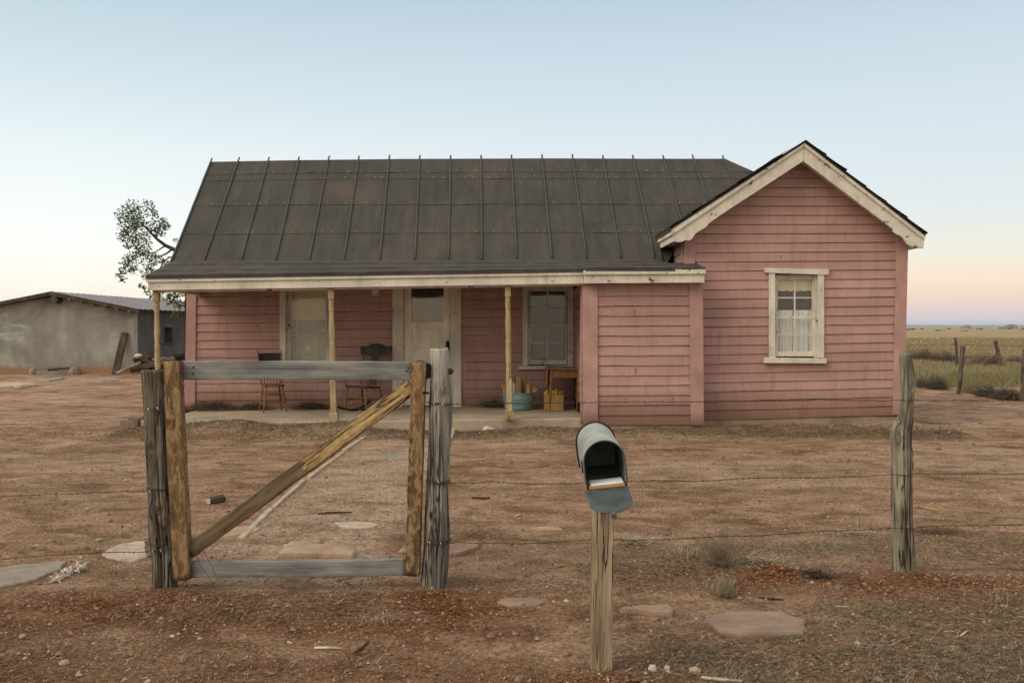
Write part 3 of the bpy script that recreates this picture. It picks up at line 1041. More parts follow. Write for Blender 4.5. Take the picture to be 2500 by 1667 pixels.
# deck, rear slope and hip end
a, b_, c_, e_ = rp(xl_roof(0), 0, -0.02), rp(2.62, 0, -0.02), rp(4.22, 1, -0.02), rp(xl_roof(1), 1, -0.02)
mr.add([a, b_, c_, e_, a + Vector((0, 0, -0.05)), b_ + Vector((0, 0, -0.05)), c_ + Vector((0, 0.05, -0.1)), e_ + Vector((0, 0.05, -0.1))],
       [[0, 1, 5, 4], [0, 4, 7, 3], [4, 5, 6, 7]])
bl, br = Vector((xl_roof(0), 20.9, 2.62)), Vector((6.9, 20.9, 2.62))
mr.add([rp(xl_roof(1), 1, 0.003), rp(4.22, 1, 0.003), br, bl], [[0, 1, 2, 3]])
mr.add([rp(4.22, 1, 0.003), rp(xr_roof(0.36), 0.36, 0.003), br], [[0, 1, 2]])
mr.add([rp(xl_roof(1), 1, -0.05), Vector((xl_roof(0), 20.8, 2.6)), Vector((XL, 20.4, 2.6)), Vector((XL, YW, 2.6)), rp(xl_roof(0), 0, -0.07)], [[0, 1, 2, 3, 4]])
# nail heads that hold the paper
mr.mi = 1
for k in range(1, 5):
    for i in range(46):
        x = xl_roof(0.5) + 0.1 + i * 0.215 + RND.uniform(-0.1, 0.1)
        t = seams[k] + 0.018 + RND.uniform(-0.006, 0.006)
        if x < xr_roof(t) - 0.4 and RND.random() < 0.7:
            c = rp(x, t, 0.012)
            s = 0.006
            mr.add([c + Vector((-s, 0, -s)), c + Vector((s, 0, -s)), c + Vector((s, 0, s)), c + Vector((-s, 0, s)), c + RN * 0.005],
                   [[0, 1, 4], [1, 2, 4], [2, 3, 4], [3, 0, 4]])
roof = mr.build('roof', [MT['roof'], MT['nail']], house, smooth=False)

xr_ = [483, 548, 617, 686, 755, 824, 894, 964, 1035, 1105, 1175, 1245, 1315, 1385, 1454, 1524, 1592, 1661]
xb_ = [None, 468, 553, 633, 710, 790, 872, 953, 1030, 1107, 1187, 1268, 1347, 1425, 1503, None, None, None]
yb_ = [None, 603, 602, 601, 600, 600, 599, 598, 597, 597, 595, 595, 595, 594, 594, 0.33, 0.47, 0.70]
S = 2500 / 2352
for i, a in enumerate(xr_):
    x1 = X_(a * S, YE + DY)
    mb = MB()
    if i == 0:
        x0, t0 = xl_roof(0) + 0.03, 0.04
        x1 = xl_roof(1) + 0.03
    elif xb_[i]:
        t0 = t_of(yb_[i] * S)
        x0 = X_(xb_[i] * S, YE + DY * t0)
    else:
        t0 = yb_[i]
        x0 = x1 + 0.1
    pts = [rp(x0 + (x1 - x0) * u, t0 + (1 - t0) * u, 0.020) for u in np.linspace(0, 1, 9)]
    pts.append(rp(x1, 1.0, 0.020) + (rp(x1, 1.0) - rp(x1, 0.9)).normalized() * (0.075 + 0.03 * RND.random()))
    mb.tube(pts, 0.0175, 6)
    mb.build('batten', MT['batten'], house if False else roof, smooth=True)

# --- porch roof, shallow, over posts and bump-out
pr = MB()
xe0, xe1 = X_(356, YF - 0.03), X_(1427, YF)
xq1 = X_(1722, YF - 0.12)


def pz(x, v):
    """Porch roof surface: v = 0 at the fascia, 1 at the break."""
    if x < xe1:
        py = 678 + (x - xe0) / (xe1 - xe0) * (661 - 678)
        yf = YF - 0.04
    else:
        py = 658.5
        yf = YF - 0.15
    zf = Z_(py, yf) + 0.012
    return Vector((x, yf + (YE + 0.12 - yf) * v, zf + (ZE + 0.11 - zf) * v))


for k, (v0, v1) in enumerate([(0.0, 0.30), (0.27, 0.70), (0.66, 1.0)]):
    rows = []
    for j in range(7):
        u = max(0, j - 1) / 5
        row = []
        for i in range(141):
            x = xe0 + (xq1 - xe0) * i / 140
            hi = 1.0 if x < 2.6 else (YG - (YF - 0.15)) / (YE + 0.12 - YF + 0.15)
            v = min((v0 + (v1 - v0) * u), hi)
            p = pz(x, v + 0.02 * mnoise.noise((x * 1.5, k * 4, 2)) * (1 - u))
            lift = 0.0 if j == 0 else (0.012 + 0.022 * max(0, mnoise.noise((x * 1.6, k * 5.1, 7)))) * (1 - u) ** 2 + 0.004 * (3 - k)
            row.append(p + Vector((0, 0, lift + 0.004 + 0.006 * mnoise.noise((x * 3, v * 4, 1)))))
        rows.append(row)
    pr.grid(rows)
# under-structure
for (xa_, xb2, hi) in ((xe0, xe1, 1.0), (xe1, 2.6, 1.0)):
    A, B, C_, D = pz(xa_ + 0.001, 0), pz(xb2 - 0.001, 0), pz(xb2 - 0.001, hi), pz(xa_ + 0.001, hi)
    dn = Vector((0, 0, -0.035))
    pr.add([A, B, C_, D, A + dn, B + dn, C_ + dn, D + dn], [[4, 5, 6, 7], [0, 1, 5, 4], [0, 4, 7, 3]])
pr.build('porch_roof', MT['roof'], house)

mb = MB()
mb.box(X_(365, YF), XS + 0.02, YF + 0.05, YW - 0.02, 2.50, 2.53)
for i in range(12):
    x = -5.6 + i * 0.6
    mb.box(x, x + 0.05, YF + 0.16, YW - 0.03, 2.44, 2.499)
mb.build('porch_ceiling', MT['inside'], house)
board('porch_beam', [(372, 714), (1430, 697), (1430, 688), (372, 704)], YF + 0.10, 0.10, MT['cream'])
board('fascia', [(361, 709), (1425, 692.5), (1425, 668), (361, 688)], YF, 0.04, MT['cream'])
board('fascia_moulding', [(355, 689.5), (1425.5, 671.5), (1425.5, 661), (355, 678)], YF - 0.03, 0.029, MT['cream'], bevel=0.008)
board('fascia', [(1427, 692), (1720, 690), (1720, 668), (1427, 669.5)], YF - 0.11, 0.05, MT['cream'])
board('fascia_moulding', [(1424.5, 671), (1723.5, 669), (1723.5, 658), (1424.5, 660)], YF - 0.145, 0.034, MT['cream'], bevel=0.008)
mb = MB()
mb.box(X_(1427, YF - 0.11), X_(1427, YF - 0.11) + 0.05, YF - 0.058, YF + 0.2, Z_(692, YF) + 0.005, Z_(670, YF))
mb.build('fascia_return', MT['cream'], house, bevel=0.004)
mb = MB()
mb.box(X_(1720, YF - 0.11) - 0.05, X_(1720, YF - 0.11), YF - 0.058, YG - 0.03, Z_(690, YF) + 0.003, Z_(664, YF))
mb.build('fascia_return', MT['cream'], house, bevel=0.004)
mb = MB()
mb.box(X_(361, YF), X_(361, YF) + 0.04, YF + 0.042, YW, Z_(708, YF), Z_(684, YF))
mb.build('fascia_return', MT['cream'], house, bevel=0.004)

# --- wing roof
AX, AZ = X_(1963, YB), Z_(345, YB)
EX0, EZ0 = X_(1643, YB), Z_(557, YB)
EX1, EZ1 = X_(2258, YB), Z_(574, YB)
wr = MB()
for (ex, ez) in ((EX0 - 0.05, EZ0 - 0.01), (EX1 + 0.0, EZ1 + 0.01)):
    dirv = Vector((AX - ex, 0, AZ - ez))
    nn = Vector((-dirv.z, 0, dirv.x)).normalized() * (1 if dirv.x > 0 else -1)
    nst = 6
    for k in range(nst):
        u0, u1 = k / nst, min(1.0, (k + 1) / nst + 0.02)
        over = 0.05 + 0.03 * RND.random()
        rows = []
        for j in range(6):
            u = u0 + (u1 - u0) * max(0, j - 1) / 4
            row = []
            for i in range(25):
                y = YB - over + (20.9 - YB + over) * (i / 24) ** 1.6
                lift = 0.0 if j == 0 else 0.012 + 0.030 * (1 - max(0, j - 1) / 4) ** 2 * (0.5 + 0.9 * abs(mnoise.noise((y * 1.3, k * 4.4, ex))))
                row.append(Vector((ex, y, ez)) + dirv * u + nn * lift)
            rows.append(row)
        wr.grid(rows)
    p0, p1 = Vector((ex, YB - 0.03, ez)), Vector((AX, YB - 0.03, AZ))
    wr.prism([p0, p1, p1 - Vector((0, 0, 0.035)), p0 - Vector((0, 0, 0.035))], (0, 6.0, 0))
wr.build('wing_roof', MT['roof'], house)

bargeL = [(1963, 346), (1962, 393), (1756.8, 527), (1730.5, 545.7), (1726, 553), (1715.7, 560.4), (1705, 565.7), (1696.8, 572), (1692.6, 579), (1688, 585),
          (1682, 587.5), (1672.6, 586.5), (1664, 591), (1650, 591), (1644, 559)]
board('bargeboard', bargeL, YB, 0.045, MT['cream'])
bargeR = [(1963.2, 346), (2258, 576), (2254.5, 606.5), (2243, 605), (2236, 599), (2228, 602.5), (2221, 601), (2215, 596), (2210, 588), (2203, 579), (2194, 574),
          (2186, 570), (2181, 565), (2180, 559), (1963.2, 395)]
board('bargeboard', bargeR[::-1], YB, 0.045, MT['cream'])
board('barge_moulding', [(1963, 344), (1963, 357.5), (1645, 571), (1643, 557.5)], YB - 0.03, 0.028, MT['cream'], bevel=0.006)
board('barge_moulding', [(1963.4, 344), (2259.5, 573), (2258, 586), (1963.4, 358)], YB - 0.03, 0.028, MT['cream'], bevel=0.006)
mb = MB()
mb.box(EX0, EX0 + 0.04, YB + 0.002, 16.5, Z_(590, YB), EZ0 - 0.005)
mb.box(EX0 - 0.028, EX0 - 0.001, YB - 0.03, 16.5, EZ0 - 0.115, EZ0 + 0.0)
mb.build('eave_fascia', MT['cream'], house, bevel=0.004)
mb = MB()
mb.box(EX1 - 0.07, EX1 - 0.03, YB + 0.047, 20.8, Z_(604, YB), EZ1 - 0.05)
mb.build('eave_fascia', MT['cream'], house, bevel=0.004)
mb = MB()                                                   # soffits under the wing eaves
mb.box(EX0 + 0.041, XG0 - 0.031, YB + 0.05, 16.4, 3.115, 3.13)
mb.box(XG1 + 0.0, EX1 - 0.071, YB + 0.06, 20.7, 3.0, 3.012)
mb.prism([P(1668, 570, YB + 0.05), P(1963, 385, YB + 0.05), P(1963, 377, YB + 0.05), P(1660, 565, YB + 0.05)], (0, 0.33, 0))
mb.prism([P(1963, 385, YB + 0.05), P(2235, 585, YB + 0.05), P(2240, 580, YB + 0.05), P(1963, 377, YB + 0.05)], (0, 0.33, 0))
mb.build('soffit', MT['cream'], house)

# felt flap by the wing corner, with what is left of its printing
mb = MB()
mb.box(2.60, XG0 - 0.02, 16.12, 16.14, 2.7, 3.1)
flap = mb.build('felt_flap', MT['roof'], house)


def text(name, body, size, mat, loc, rot, parent, extrude=0.002, align='CENTER'):
    c = bpy.data.curves.new(name, 'FONT')
    c.body = body
    c.size = size
    c.extrude = extrude
    c.align_x = align
    tmp = bpy.data.objects.new(name, c)
    COL.objects.link(tmp)
    dg = bpy.context.evaluated_depsgraph_get()
    me = bpy.data.meshes.new_from_object(tmp.evaluated_get(dg))
    bpy.data.objects.remove(tmp)
    me.materials.clear()
    me.materials.append(mat)
    o = bpy.data.objects.new(name, me)
    COL.objects.link(o)
    off = Vector((0, 0, 0))
    p = parent
    while p is not None:
        off += p.location
        p = p.parent
    o.parent = parent
    o.location = Vector(loc) - off
    o.rotation_euler = rot
    return o


text('lettering', 'CTA', 0.085, MT['letters'], (2.735, 16.115, Z_(624, 16.12)), (math.radians(90), 0, 0), flap)

# --- porch slab
SL = [(-5.85, 14.72, 0.118), (1.16, 14.72, 0.205), (1.16, YW, 0.228), (-5.85, YW, 0.160)]


def slab_z(x, y):
    u = (x + 5.85) / 7.01
    v = (y - 14.72) / (YW - 14.72)
    return (SL[0][2] * (1 - u) + SL[1][2] * u) * (1 - v) + (SL[3][2] * (1 - u) + SL[2][2] * u) * v


mb = MB()
rows = []
for j in range(-2, 15):
    row = []
    for i in range(81):
        x = -5.85 + 7.01 * i / 80
        y = 14.72 + (YW + 0.02 - 14.72) * max(0, j) / 14
        if j <= 0:
            y += 0.02 * mnoise.noise((x * 3.1, 2.2, 0)) + 0.012 * mnoise.noise((x * 9, 1, 0))
        z = slab_z(x, y) + (0.004 * mnoise.noise((x * 2, y * 2, 0)))
        if j == -1:
            z -= 0.02
            y -= 0.012
        if j == -2:
            z = -0.25
        row.append((x, y, z))
    rows.append(row)
mb.grid(rows)
mb.box(-5.85, -5.83, 14.74, YW, -0.2, 0.11)
mb.build('porch_floor', MT['concrete'], house)

# --- porch posts: square head, turned shaft, square foot, block base
def porch_post(pxt, pyt, pxb, pyb, kind):
    Yp = YF + 0.13
    top, bot = P(pxt, pyt, Yp), P(pxb, pyb, Yp)
    bot.z = slab_z(bot.x, Yp)
    m, L = frame_z(bot, top)
    mb = MB()
    w = 0.047

    def sq(z0, z1, a):
        mb.box(-a, a, -a, a, z0, z1)
    sq(0.11, 0.66, w)
    sq(L - 0.2, L, w)
    z0, z1 = 0.66, L - 0.2
    prof = []

    def rg(z, r):
        prof.append((r, z))
    rg(z0, 0.05); rg(z0 + 0.02, 0.034)
    for k in range(4):
        rg(z0 + 0.035 + k * 0.035, 0.047); rg(z0 + 0.05 + k * 0.035, 0.039)
    zm = z0 + (z1 - z0) * 0.40
    rg(z0 + 0.20, 0.035); rg((z0 + zm) / 2, 0.045); rg(zm - 0.06, 0.046)
    for k in range(5):
        rg(zm - 0.05 + k * 0.03, 0.050); rg(zm - 0.035 + k * 0.03, 0.041)
    rg(zm + 0.12, 0.040); rg(zm + 0.30, 0.048); rg(z1 - 0.32, 0.040)
    rg(z1 - 0.20, 0.036)
    for k in range(4):
        rg(z1 - 0.17 + k * 0.035, 0.047); rg(z1 - 0.155 + k * 0.035, 0.038)
    rg(z1 - 0.02, 0.040); rg(z1, 0.048)
    mb.lathe(prof, (0, 0, 0), 18, cap=False)
    o = mb.build('porch_post', MT['postwood'], house, local=True, bevel=0.004)
    off = Vector(house.location)
    m.translation = m.translation - off
    o.matrix_local = m
    bb = MB()
    bb.box(-0.072, 0.072, -0.072, 0.072, 0.0, 0.155)
    bb.build('post_base', MT['postwood'], o, local=True, bevel=0.006)
    return o


porch_post(382.5, 706, 387, 1022, 0)
porch_post(808.5, 700, 815.5, 1017, 0)
porch_post(1239.5, 694, 1243.5, 1013, 0)

# --- windows and door
def window(Y, case, sash, glass, meet, vm, hm, sill, head=None, right_case=None, deep=0.035):
    """Pixel sizes: case = (xl0, xl1, xr0, xr1, ytop, ybot); sash, glass = (x0, x1, y0, y1)."""
    mb = MB()
    x0, x1, y0, y1 = sash
    g0, g1, h0, h1 = glass
    Yl = Y + deep
    up = Yl + 0.035
    mid = meet
    mb.pbox(x0, g0, y0, mid, up, 0.03); mb.pbox(g1, x1, y0, mid, up, 0.03); mb.pbox(g0, g1, y0, h0, up + 0.001, 0.028)
    mb.pbox(x0 - 1, g0, mid, y1, Yl, 0.033); mb.pbox(g1, x1 + 1, mid, y1, Yl, 0.033); mb.pbox(g0, g1, h1, y1, Yl + 0.001, 0.031)
    mb.pbox(x0 - 2, x1 + 3, mid - 2.3, mid + 2.3, Yl - 0.008, 0.05)
    if vm:
        mb.pbox(vm - 2.0, vm + 2.0, h0, mid, up + 0.002, 0.022)
        mb.pbox(vm - 3.2, vm + 0.8, mid, h1, Yl + 0.002, 0.022)
    for y in hm:
        d_ = up if y < mid else Yl
        mb.pbox(g0, g1, y - 1.7, y + 1.7, d_ + 0.003, 0.02)
    w = mb.build('window', MT['cream'], house, bevel=0.003)
    fr = MB()
    xl0, xl1, xr0, xr1, yt, yb = case
    fr.pbox(xl0, xl1, yt, yb, Y - 0.04, 0.07); fr.pbox(xr0, xr1, yt, yb, Y - 0.04, 0.07)
    for a, b_ in ((xl1 - 0.5, x0 - 0.6), (x1 + 0.6, xr0 + 0.5)):   # jambs
        fr.pbox(a, b_, yt, yb, Y + 0.031, deep + 0.05)
    if head:
        fr.pq(head, Y - 0.055, 0.085)
    else:
        fr.pbox(xl1, xr0, yt, h0 - 3, Y - 0.038, 0.07)
    fr.build('window_frame', MT['cream'], w, bevel=0.004)
    si = MB()
    si.pq(sill, Y - 0.085, 0.09 + deep)
    si.build('window_sill', MT['cream'], w, bevel=0.008)
    pn = MB()
    a, b_, c_, d_ = P(g0 - 1, mid, up + 0.015), P(g1 + 1, mid, up + 0.015), P(g1 + 1, h0 - 1, up + 0.015), P(g0 - 1, h0 - 1, up + 0.015)
    pn.add([a, b_, c_, d_], [[0, 1, 2, 3]])
    a, b_, c_, d_ = P(g0 - 1, h1 + 1, Yl + 0.016), P(g1 + 1, h1 + 1, Yl + 0.016), P(g1 + 1, mid, Yl + 0.016), P(g0 - 1, mid, Yl + 0.016)
    pn.add([a, b_, c_, d_], [[0, 1, 2, 3]])
    pn.build('window_pane', MT['glass'], w)
    return w


window(YW, (682.5, 697.5, 801, 812, 704, 895), (703, 799, 707, 897), (710.5, 795, 714, 889), 805.5, None, [], [(676, 903), (818, 902), (818, 894), (676, 895)])
window(YW, (1276, 1288.5, 1386, 1400, 699, 894), (1292, 1384.5, 704, 890), (1296, 1380, 711, 879), 794.8, 1337, [751, 836.7],
       [(1266, 902.5), (1401, 901), (1401, 892), (1267, 893.5)])
window(YG, (1878, 1892.5, 1997.5, 2012.5, 665, 873.5), (1895, 1988, 671, 870), (1898.5, 1982.7, 682, 857.5), 775, 1940.5, [727, 817.8],
       [(1866, 886.5), (2019, 887.5), (2019.5, 875), (1867, 873)],
       head=[(1867.5, 666), (2023.5, 671), (2024.5, 657.5), (1867, 654)])

dm = MB()
YD = YW + 0.05
dm.pbox(986.5, 1004, 697, 990, YD, 0.045); dm.pbox(1083, 1098.2, 697, 990, YD, 0.045)
for a, b_ in ((697, 700), (786, 800.5), (837, 850), (884, 898), (966, 990)):
    dm.pbox(1004, 1083, a, b_, YD + 0.001, 0.043)
dm.pbox(1004, 1083, 786, 989, YD + 0.030, 0.012)
for a, b_ in ((800.5, 837), (850, 884), (898, 966)):
    dm.pbox(1008, 1079, a + 4, b_ - 4, YD + 0.018, 0.0115)
door = dm.build('door', MT['door'], house, bevel=0.004)
fr = MB()
fr.pbox(958, 985, 693, 994, YW - 0.045, 0.08); fr.pbox(1099, 1126, 693, 993, YW - 0.045, 0.08)
fr.pbox(983.5, 986.2, 697, 992, YW + 0.036, 0.09); fr.pbox(1098.4, 1100.4, 697, 992, YW + 0.036, 0.09)
fr.pbox(985, 1099, 690, 697, YW - 0.043, 0.08)
fr.build('door_frame', MT['cream'], house, bevel=0.004)
th = MB()
th.pbox(983, 1101, 990, 997, YW - 0.06, 0.18)
th.build('door_sill', MT['oldgrey'], house, bevel=0.006)
pn = MB()
pn.add([P(1003, 786.5, YD + 0.02), P(1084, 786.5, YD + 0.02), P(1084, 699, YD + 0.02), P(1003, 699, YD + 0.02)], [[0, 1, 2, 3]])
pn.build('door_pane', MT['glass'], door)
lk = MB()
lk.pbox(1089, 1097, 832, 857, YD - 0.012, 0.012)
c = P(1093, 842, YD - 0.012)
lk.tube([c, c + Vector((0, -0.05, 0))], 0.009, 10)
lk.lathe([(0.0, -0.028), (0.02, -0.02), (0.028, 0), (0.02, 0.02), (0.0, 0.028)], c + Vector((0, -0.062, 0)), 14)
lk.build('door_handle', MT['iron'], door, bevel=0.002)

# small boxed light under the porch roof
lb = MB()
c = P(917, 706, 16.0)
lb.box(c.x - 0.055, c.x + 0.055, 15.95, 16.06, 2.26, 2.42)
lb.box(c.x - 0.02, c.x + 0.02, 15.98, 16.02, 2.42, 2.5)
lb.build('porch_light', MT['cream'], house, bevel=0.006)


# --- curtains and blinds
def cloth(name, x0, x1, y0, y1, Y, mat, label, cat, folds=9, depth=0.02, scallop=0.0, group=None, seed=0, hem=None, frill=0.0, pinch=0.0):
    a, b_ = P(x0, y1, Y), P(x1, y0, Y)
    rows = []
    nx, nz = folds * 8, 14
    for j in range(nz + 1):
        u = j / nz
        row = []
        for i in range(nx + 1):
            w = i / nx
            ph = folds * 2 * math.pi * w + 1.3 * math.sin(3.1 * w * 6.28 + seed)
            y = Y + depth * math.sin(ph) * (0.6 + 0.4 * u) + 0.5 * depth * mnoise.noise((w * 5, u * 2, seed))
            zb = a.z
            if scallop:
                zb = a.z + scallop * abs(math.sin(math.pi * w * 5.0 + 0.4))
            zt = b_.z + frill * mnoise.noise((w * 14, seed, 2))
            xx = a.x + (b_.x - a.x) * w
            xx += pinch * (1 - u) ** 1.0 * (w - 0.5) * 2 * 0.0
            row.append((xx + 0.006 * mnoise.noise((w * 9, u * 3, seed + 4)), y, zt + (zb - zt) * u))
        rows.append(row)
    mb = MB()
    mb.grid(rows)
    o = mb.build(name, mat, smooth=True)
    return tag(o, label, cat, group)


cloth('roller_blind', 708, 798, 708, 781, YW + 0.160, MT['shade'], 'half lowered yellowed blind inside the tall window left of the front door', 'blind', 2, 0.004)
cloth('lace_curtain', 708, 798, 770, 905, YW + 0.168, MT['lace'], 'lace curtain below the yellow blind in the window left of the front door', 'curtain', 5, 0.010, seed=3)
mb = MB()                                                   # woven flower on that curtain
c = P(752, 850, YW + 0.154)
for k in range(8):
    a_ = k * math.pi / 4
    mb.add([c, c + Vector((0.035 * math.cos(a_ - 0.3), 0, 0.035 * math.sin(a_ - 0.3))), c + Vector((0.085 * math.cos(a_), 0, 0.085 * math.sin(a_))),
            c + Vector((0.035 * math.cos(a_ + 0.3), 0, 0.035 * math.sin(a_ + 0.3)))], [[0, 1, 2, 3]])
fl = mb.build('flower_motif', MT['white_lace'], bpy.data.objects['lace_curtain'])
cloth('lace_curtain', 1004, 1083, 728, 790, YD + 0.06, MT['lace'], 'pleated lace curtain behind the glass of the front door', 'curtain', 9, 0.012, seed=5)
cloth('sheer_curtain', 1293, 1383, 724, 886, YW + 0.165, MT['sheer'], 'grey sheer curtain in the porch window above the table', 'curtain', 3, 0.008, seed=6)
cloth('roller_blind', 1897, 1985, 676, 712, YG + 0.158, MT['shade'], 'short cream blind with scalloped hem in the gable wing window', 'blind', 2, 0.004, scallop=0.02)
cloth('white_curtain', 1896, 1936, 757, 866, YG + 0.170, MT['white_lace'], 'white gathered cafe curtain, the left one in the gable wing window', 'curtain', 4, 0.015, seed=8, frill=0.012)
cloth('white_curtain', 1939, 1985, 757, 866, YG + 0.170, MT['white_lace'], 'white gathered cafe curtain, the right one in the gable wing window', 'curtain', 4, 0.015, seed=9, frill=0.012)

# ------------------------------------------------------------------ rough timber
def plank_mesh(L, w, d, seed, wear=0.004, end=0.006, nz=46, round_=0.18, knot=None):
    """A worn board: length along z, width along x, thickness along y."""
    mb = MB()
    prof = []
    r = min(w, d) * round_
    for cx, cy, a0 in ((w / 2 - r, d / 2 - r, 0), (-w / 2 + r, d / 2 - r, 90), (-w / 2 + r, -d / 2 + r, 180), (w / 2 - r, -d / 2 + r, 270)):
        for k in range(4):
            a = math.radians(a0 + 30 * k)
            prof.append((cx + r * math.cos(a), cy + r * math.sin(a)))
    P2 = []
    for i in range(len(prof)):                          # extra points on the long sides
        P2.append(prof[i])
        if i % 4 == 3:
            q = prof[(i + 1) % len(prof)]
            for u in (0.2, 0.4, 0.6, 0.8):
                P2.append((prof[i][0] + (q[0] - prof[i][0]) * u, prof[i][1] + (q[1] - prof[i][1]) * u))
    n = len(P2)
    vs, fs = [], []
    for j in range(nz + 1):
        z = L * j / nz
        for k, (x, y) in enumerate(P2):
            e = mnoise.noise((x * 30 + seed, y * 30, z * 3.0)) * wear + mnoise.noise((x * 70, y * 70 + seed, z * 14)) * wear * 0.6
            rr = math.hypot(x, y)
            zz = z
            if j in (0, nz):
                zz += end * mnoise.noise((x * 45, y * 45, seed + j))
            bow = 0.004 * math.sin(z * 2.1 + seed)
            vs.append((x + x / rr * e + bow, y + y / rr * e, zz))
    for j in range(nz):
        for k in range(n):
            k2 = (k + 1) % n
            fs.append([j * n + k, j * n + k2, (j + 1) * n + k2, (j + 1) * n + k])
    fs.append(list(range(n - 1, -1, -1)))
    fs.append([nz * n + k for k in range(n)])
    mb.add(vs, fs)
    return mb


def plank(name, p0, p1, w, d, mat, parent, seed, wear=0.004, **kw):
    m, L = frame_z(p0, p1)
    mb = plank_mesh(L, w, d, seed, wear, **kw)
    o = mb.build(name, mat, parent, local=True, smooth=True)
    off = Vector((0, 0, 0))
    p = parent
    while p is not None:
        off += p.location
        p = p.parent
    m.translation = m.translation - off
    o.matrix_local = m
    return o


def rough_post(name, Y, rows, mat, seed, cracks=5, parent=None, depth=0.9, split=None, top_tilt=0.0, nseg=168, knots=(), rough=1.0, fat=1.09):
    """A hand-cut post from its outline rows (photo row, left, right), standing at depth Y."""
    rows = sorted(rows, key=lambda r: -r[0])
    zs = [Z_(r[0], Y) for r in rows]
    cs = [X_((r[1] + r[2]) / 2, Y) for r in rows]
    ws = [(r[2] - r[1]) * Y / F / 2 for r in rows]
    base = Vector((cs[0], Y + 0.03, g(cs[0], Y)))
    nz = 130
    rng = random.Random(seed)
    ang = [rng.uniform(0, 2 * math.pi) if i else -math.pi / 2 + 0.25 for i in range(cracks)]
    cw = [rng.uniform(0.05, 0.09) for _ in ang]
    cd = [rng.uniform(0.18, 0.42) for _ in ang]
    mb = MB()
    vs, fs = [], []
    zlo, zhi = zs[0] - 0.25, zs[-1]
    for j in range(nz + 1):
        z = zlo + (zhi - zlo) * j / nz
        c = float(np.interp(z, zs, cs))
        w = float(np.interp(z, zs, ws)) * fat
        for k in range(nseg):
            a = 2 * math.pi * k / nseg
            r = 1.0
            r += rough * 0.10 * mnoise.noise((math.cos(a) * 1.2 + seed, math.sin(a) * 1.2, z * 2.2))
            r += rough * 0.05 * mnoise.noise((math.cos(a) * 5, math.sin(a) * 5 + seed, z * 2.5))
            r += rough * 0.06 * mnoise.noise((math.cos(a) * 14, math.sin(a) * 14 + seed, z * 3.5))
            for q in range(cracks):
                aa = ang[q] + 0.32 * mnoise.noise((z * 1.6, q * 3.3, seed)) + 0.08 * mnoise.noise((z * 7, q * 3.3, seed))
                dd = (a - aa + math.pi) % (2 * math.pi) - math.pi
                on = max(0.0, min(1.0, 0.6 + 1.4 * mnoise.noise((z * 1.2, q * 7.7, seed + 2))))
                r -= cd[q] * on * math.exp(-(dd / cw[q]) ** 2)
            for (kz, ka, kr) in knots:
                dd = (a - ka + math.pi) % (2 * math.pi) - math.pi
                q2 = (dd * w / kr) ** 2 + ((z - kz) / (kr * 1.5)) ** 2
                r += 0.30 * math.exp(-q2) - 0.34 * math.exp(-q2 * 5)
            if split and z < split[0]:
                dd = (a - split[1] + math.pi) % (2 * math.pi) - math.pi
                r -= 0.55 * min(1, (split[0] - z) * 5) * math.exp(-(dd / 0.2) ** 2)
            zz = z
            if j == nz:
                zz += 0.012 * mnoise.noise((math.cos(a) * 3, math.sin(a) * 3, seed)) + top_tilt * math.cos(a) * w
            vs.append((c + w * r * math.cos(a) - base.x, w * depth * r * math.sin(a) + Y + w * depth - base.y - 0.0, zz - base.z))
    for j in range(nz):
        for k in range(nseg):
            k2 = (k + 1) % nseg
            fs.append([j * nseg + k, j * nseg + k2, (j + 1) * nseg + k2, (j + 1) * nseg + k])
    top = len(vs)
    ct = Vector((0, 0, 0))
    for k in range(nseg):
        ct += Vector(vs[nz * nseg + k]) / nseg
    vs.append(tuple(ct + Vector((0, 0, -0.004))))
    for k in range(nseg):
        fs.append([nz * nseg + k, nz * nseg + (k + 1) % nseg, top])
    mb.add(vs, fs)
    o = mb.build(name, mat, parent, local=True, smooth=True)
    o.location = base
    return o


YGATE = 5.76
p1 = rough_post('fence_post', YGATE, [(905, 337, 393), (950, 340, 395), (1000, 344, 398), (1100, 349, 403), (1200, 352, 409), (1300, 354, 415), (1340, 358, 418), (1380, 364, 419), (1446, 366, 420)],
                MT['brownpost'], 3, 5, split=(0.62, -math.pi / 2 - 0.05), knots=((0.92, -1.75, 0.045), (0.52, -1.35, 0.05)))
tag(p1, 'squat dark weathered fence post split at its foot, beside the free end of the gate', 'fence post', 'grey fence posts along the front fence')
p2 = rough_post('fence_post', YGATE, [(852, 1051, 1091), (880, 1051, 1091), (922, 1052, 1096), (990, 1047, 1101), (1110, 1046, 1095), (1200, 1041, 1091), (1300, 1036, 1095), (1380, 1030, 1090), (1452, 1027, 1085)],
                MT['oldgrey'], 8, 6, knots=((1.26, -1.2, 0.05), (0.5, -1.7, 0.03)))
tag(p2, 'tall pale-topped grey fence post that carries the gate hinges', 'fence post', 'grey fence posts along the front fence')
Y3 = 6.11
s3 = lambda a: 2050 + a / 2.3756
r3 = [(105, 360, 426), (150, 360, 432), (200, 364, 440), (300, 370, 443), (380, 362, 442), (440, 358, 441), (480, 353, 440), (515, 340, 440), (550, 322, 438), (580, 318, 437), (640, 322, 437), (700, 322, 439), (900, 327, 440), (1100, 327, 447),
      (1300, 328, 460), (1400, 331, 474)]
p3 = rough_post('fence_post', Y3, [(820 + a / 2.3756, s3(b_), s3(c_)) for a, b_, c_ in r3], MT['knotpost'], 15, 6, fat=1.0, knots=((0.94, -1.7, 0.03), (1.28, -1.3, 0.04), (0.80, -0.5, 0.035)))
tag(p3, 'gnarled knotty fence post near the right corner of the house', 'fence post', 'grey fence posts along the front fence')

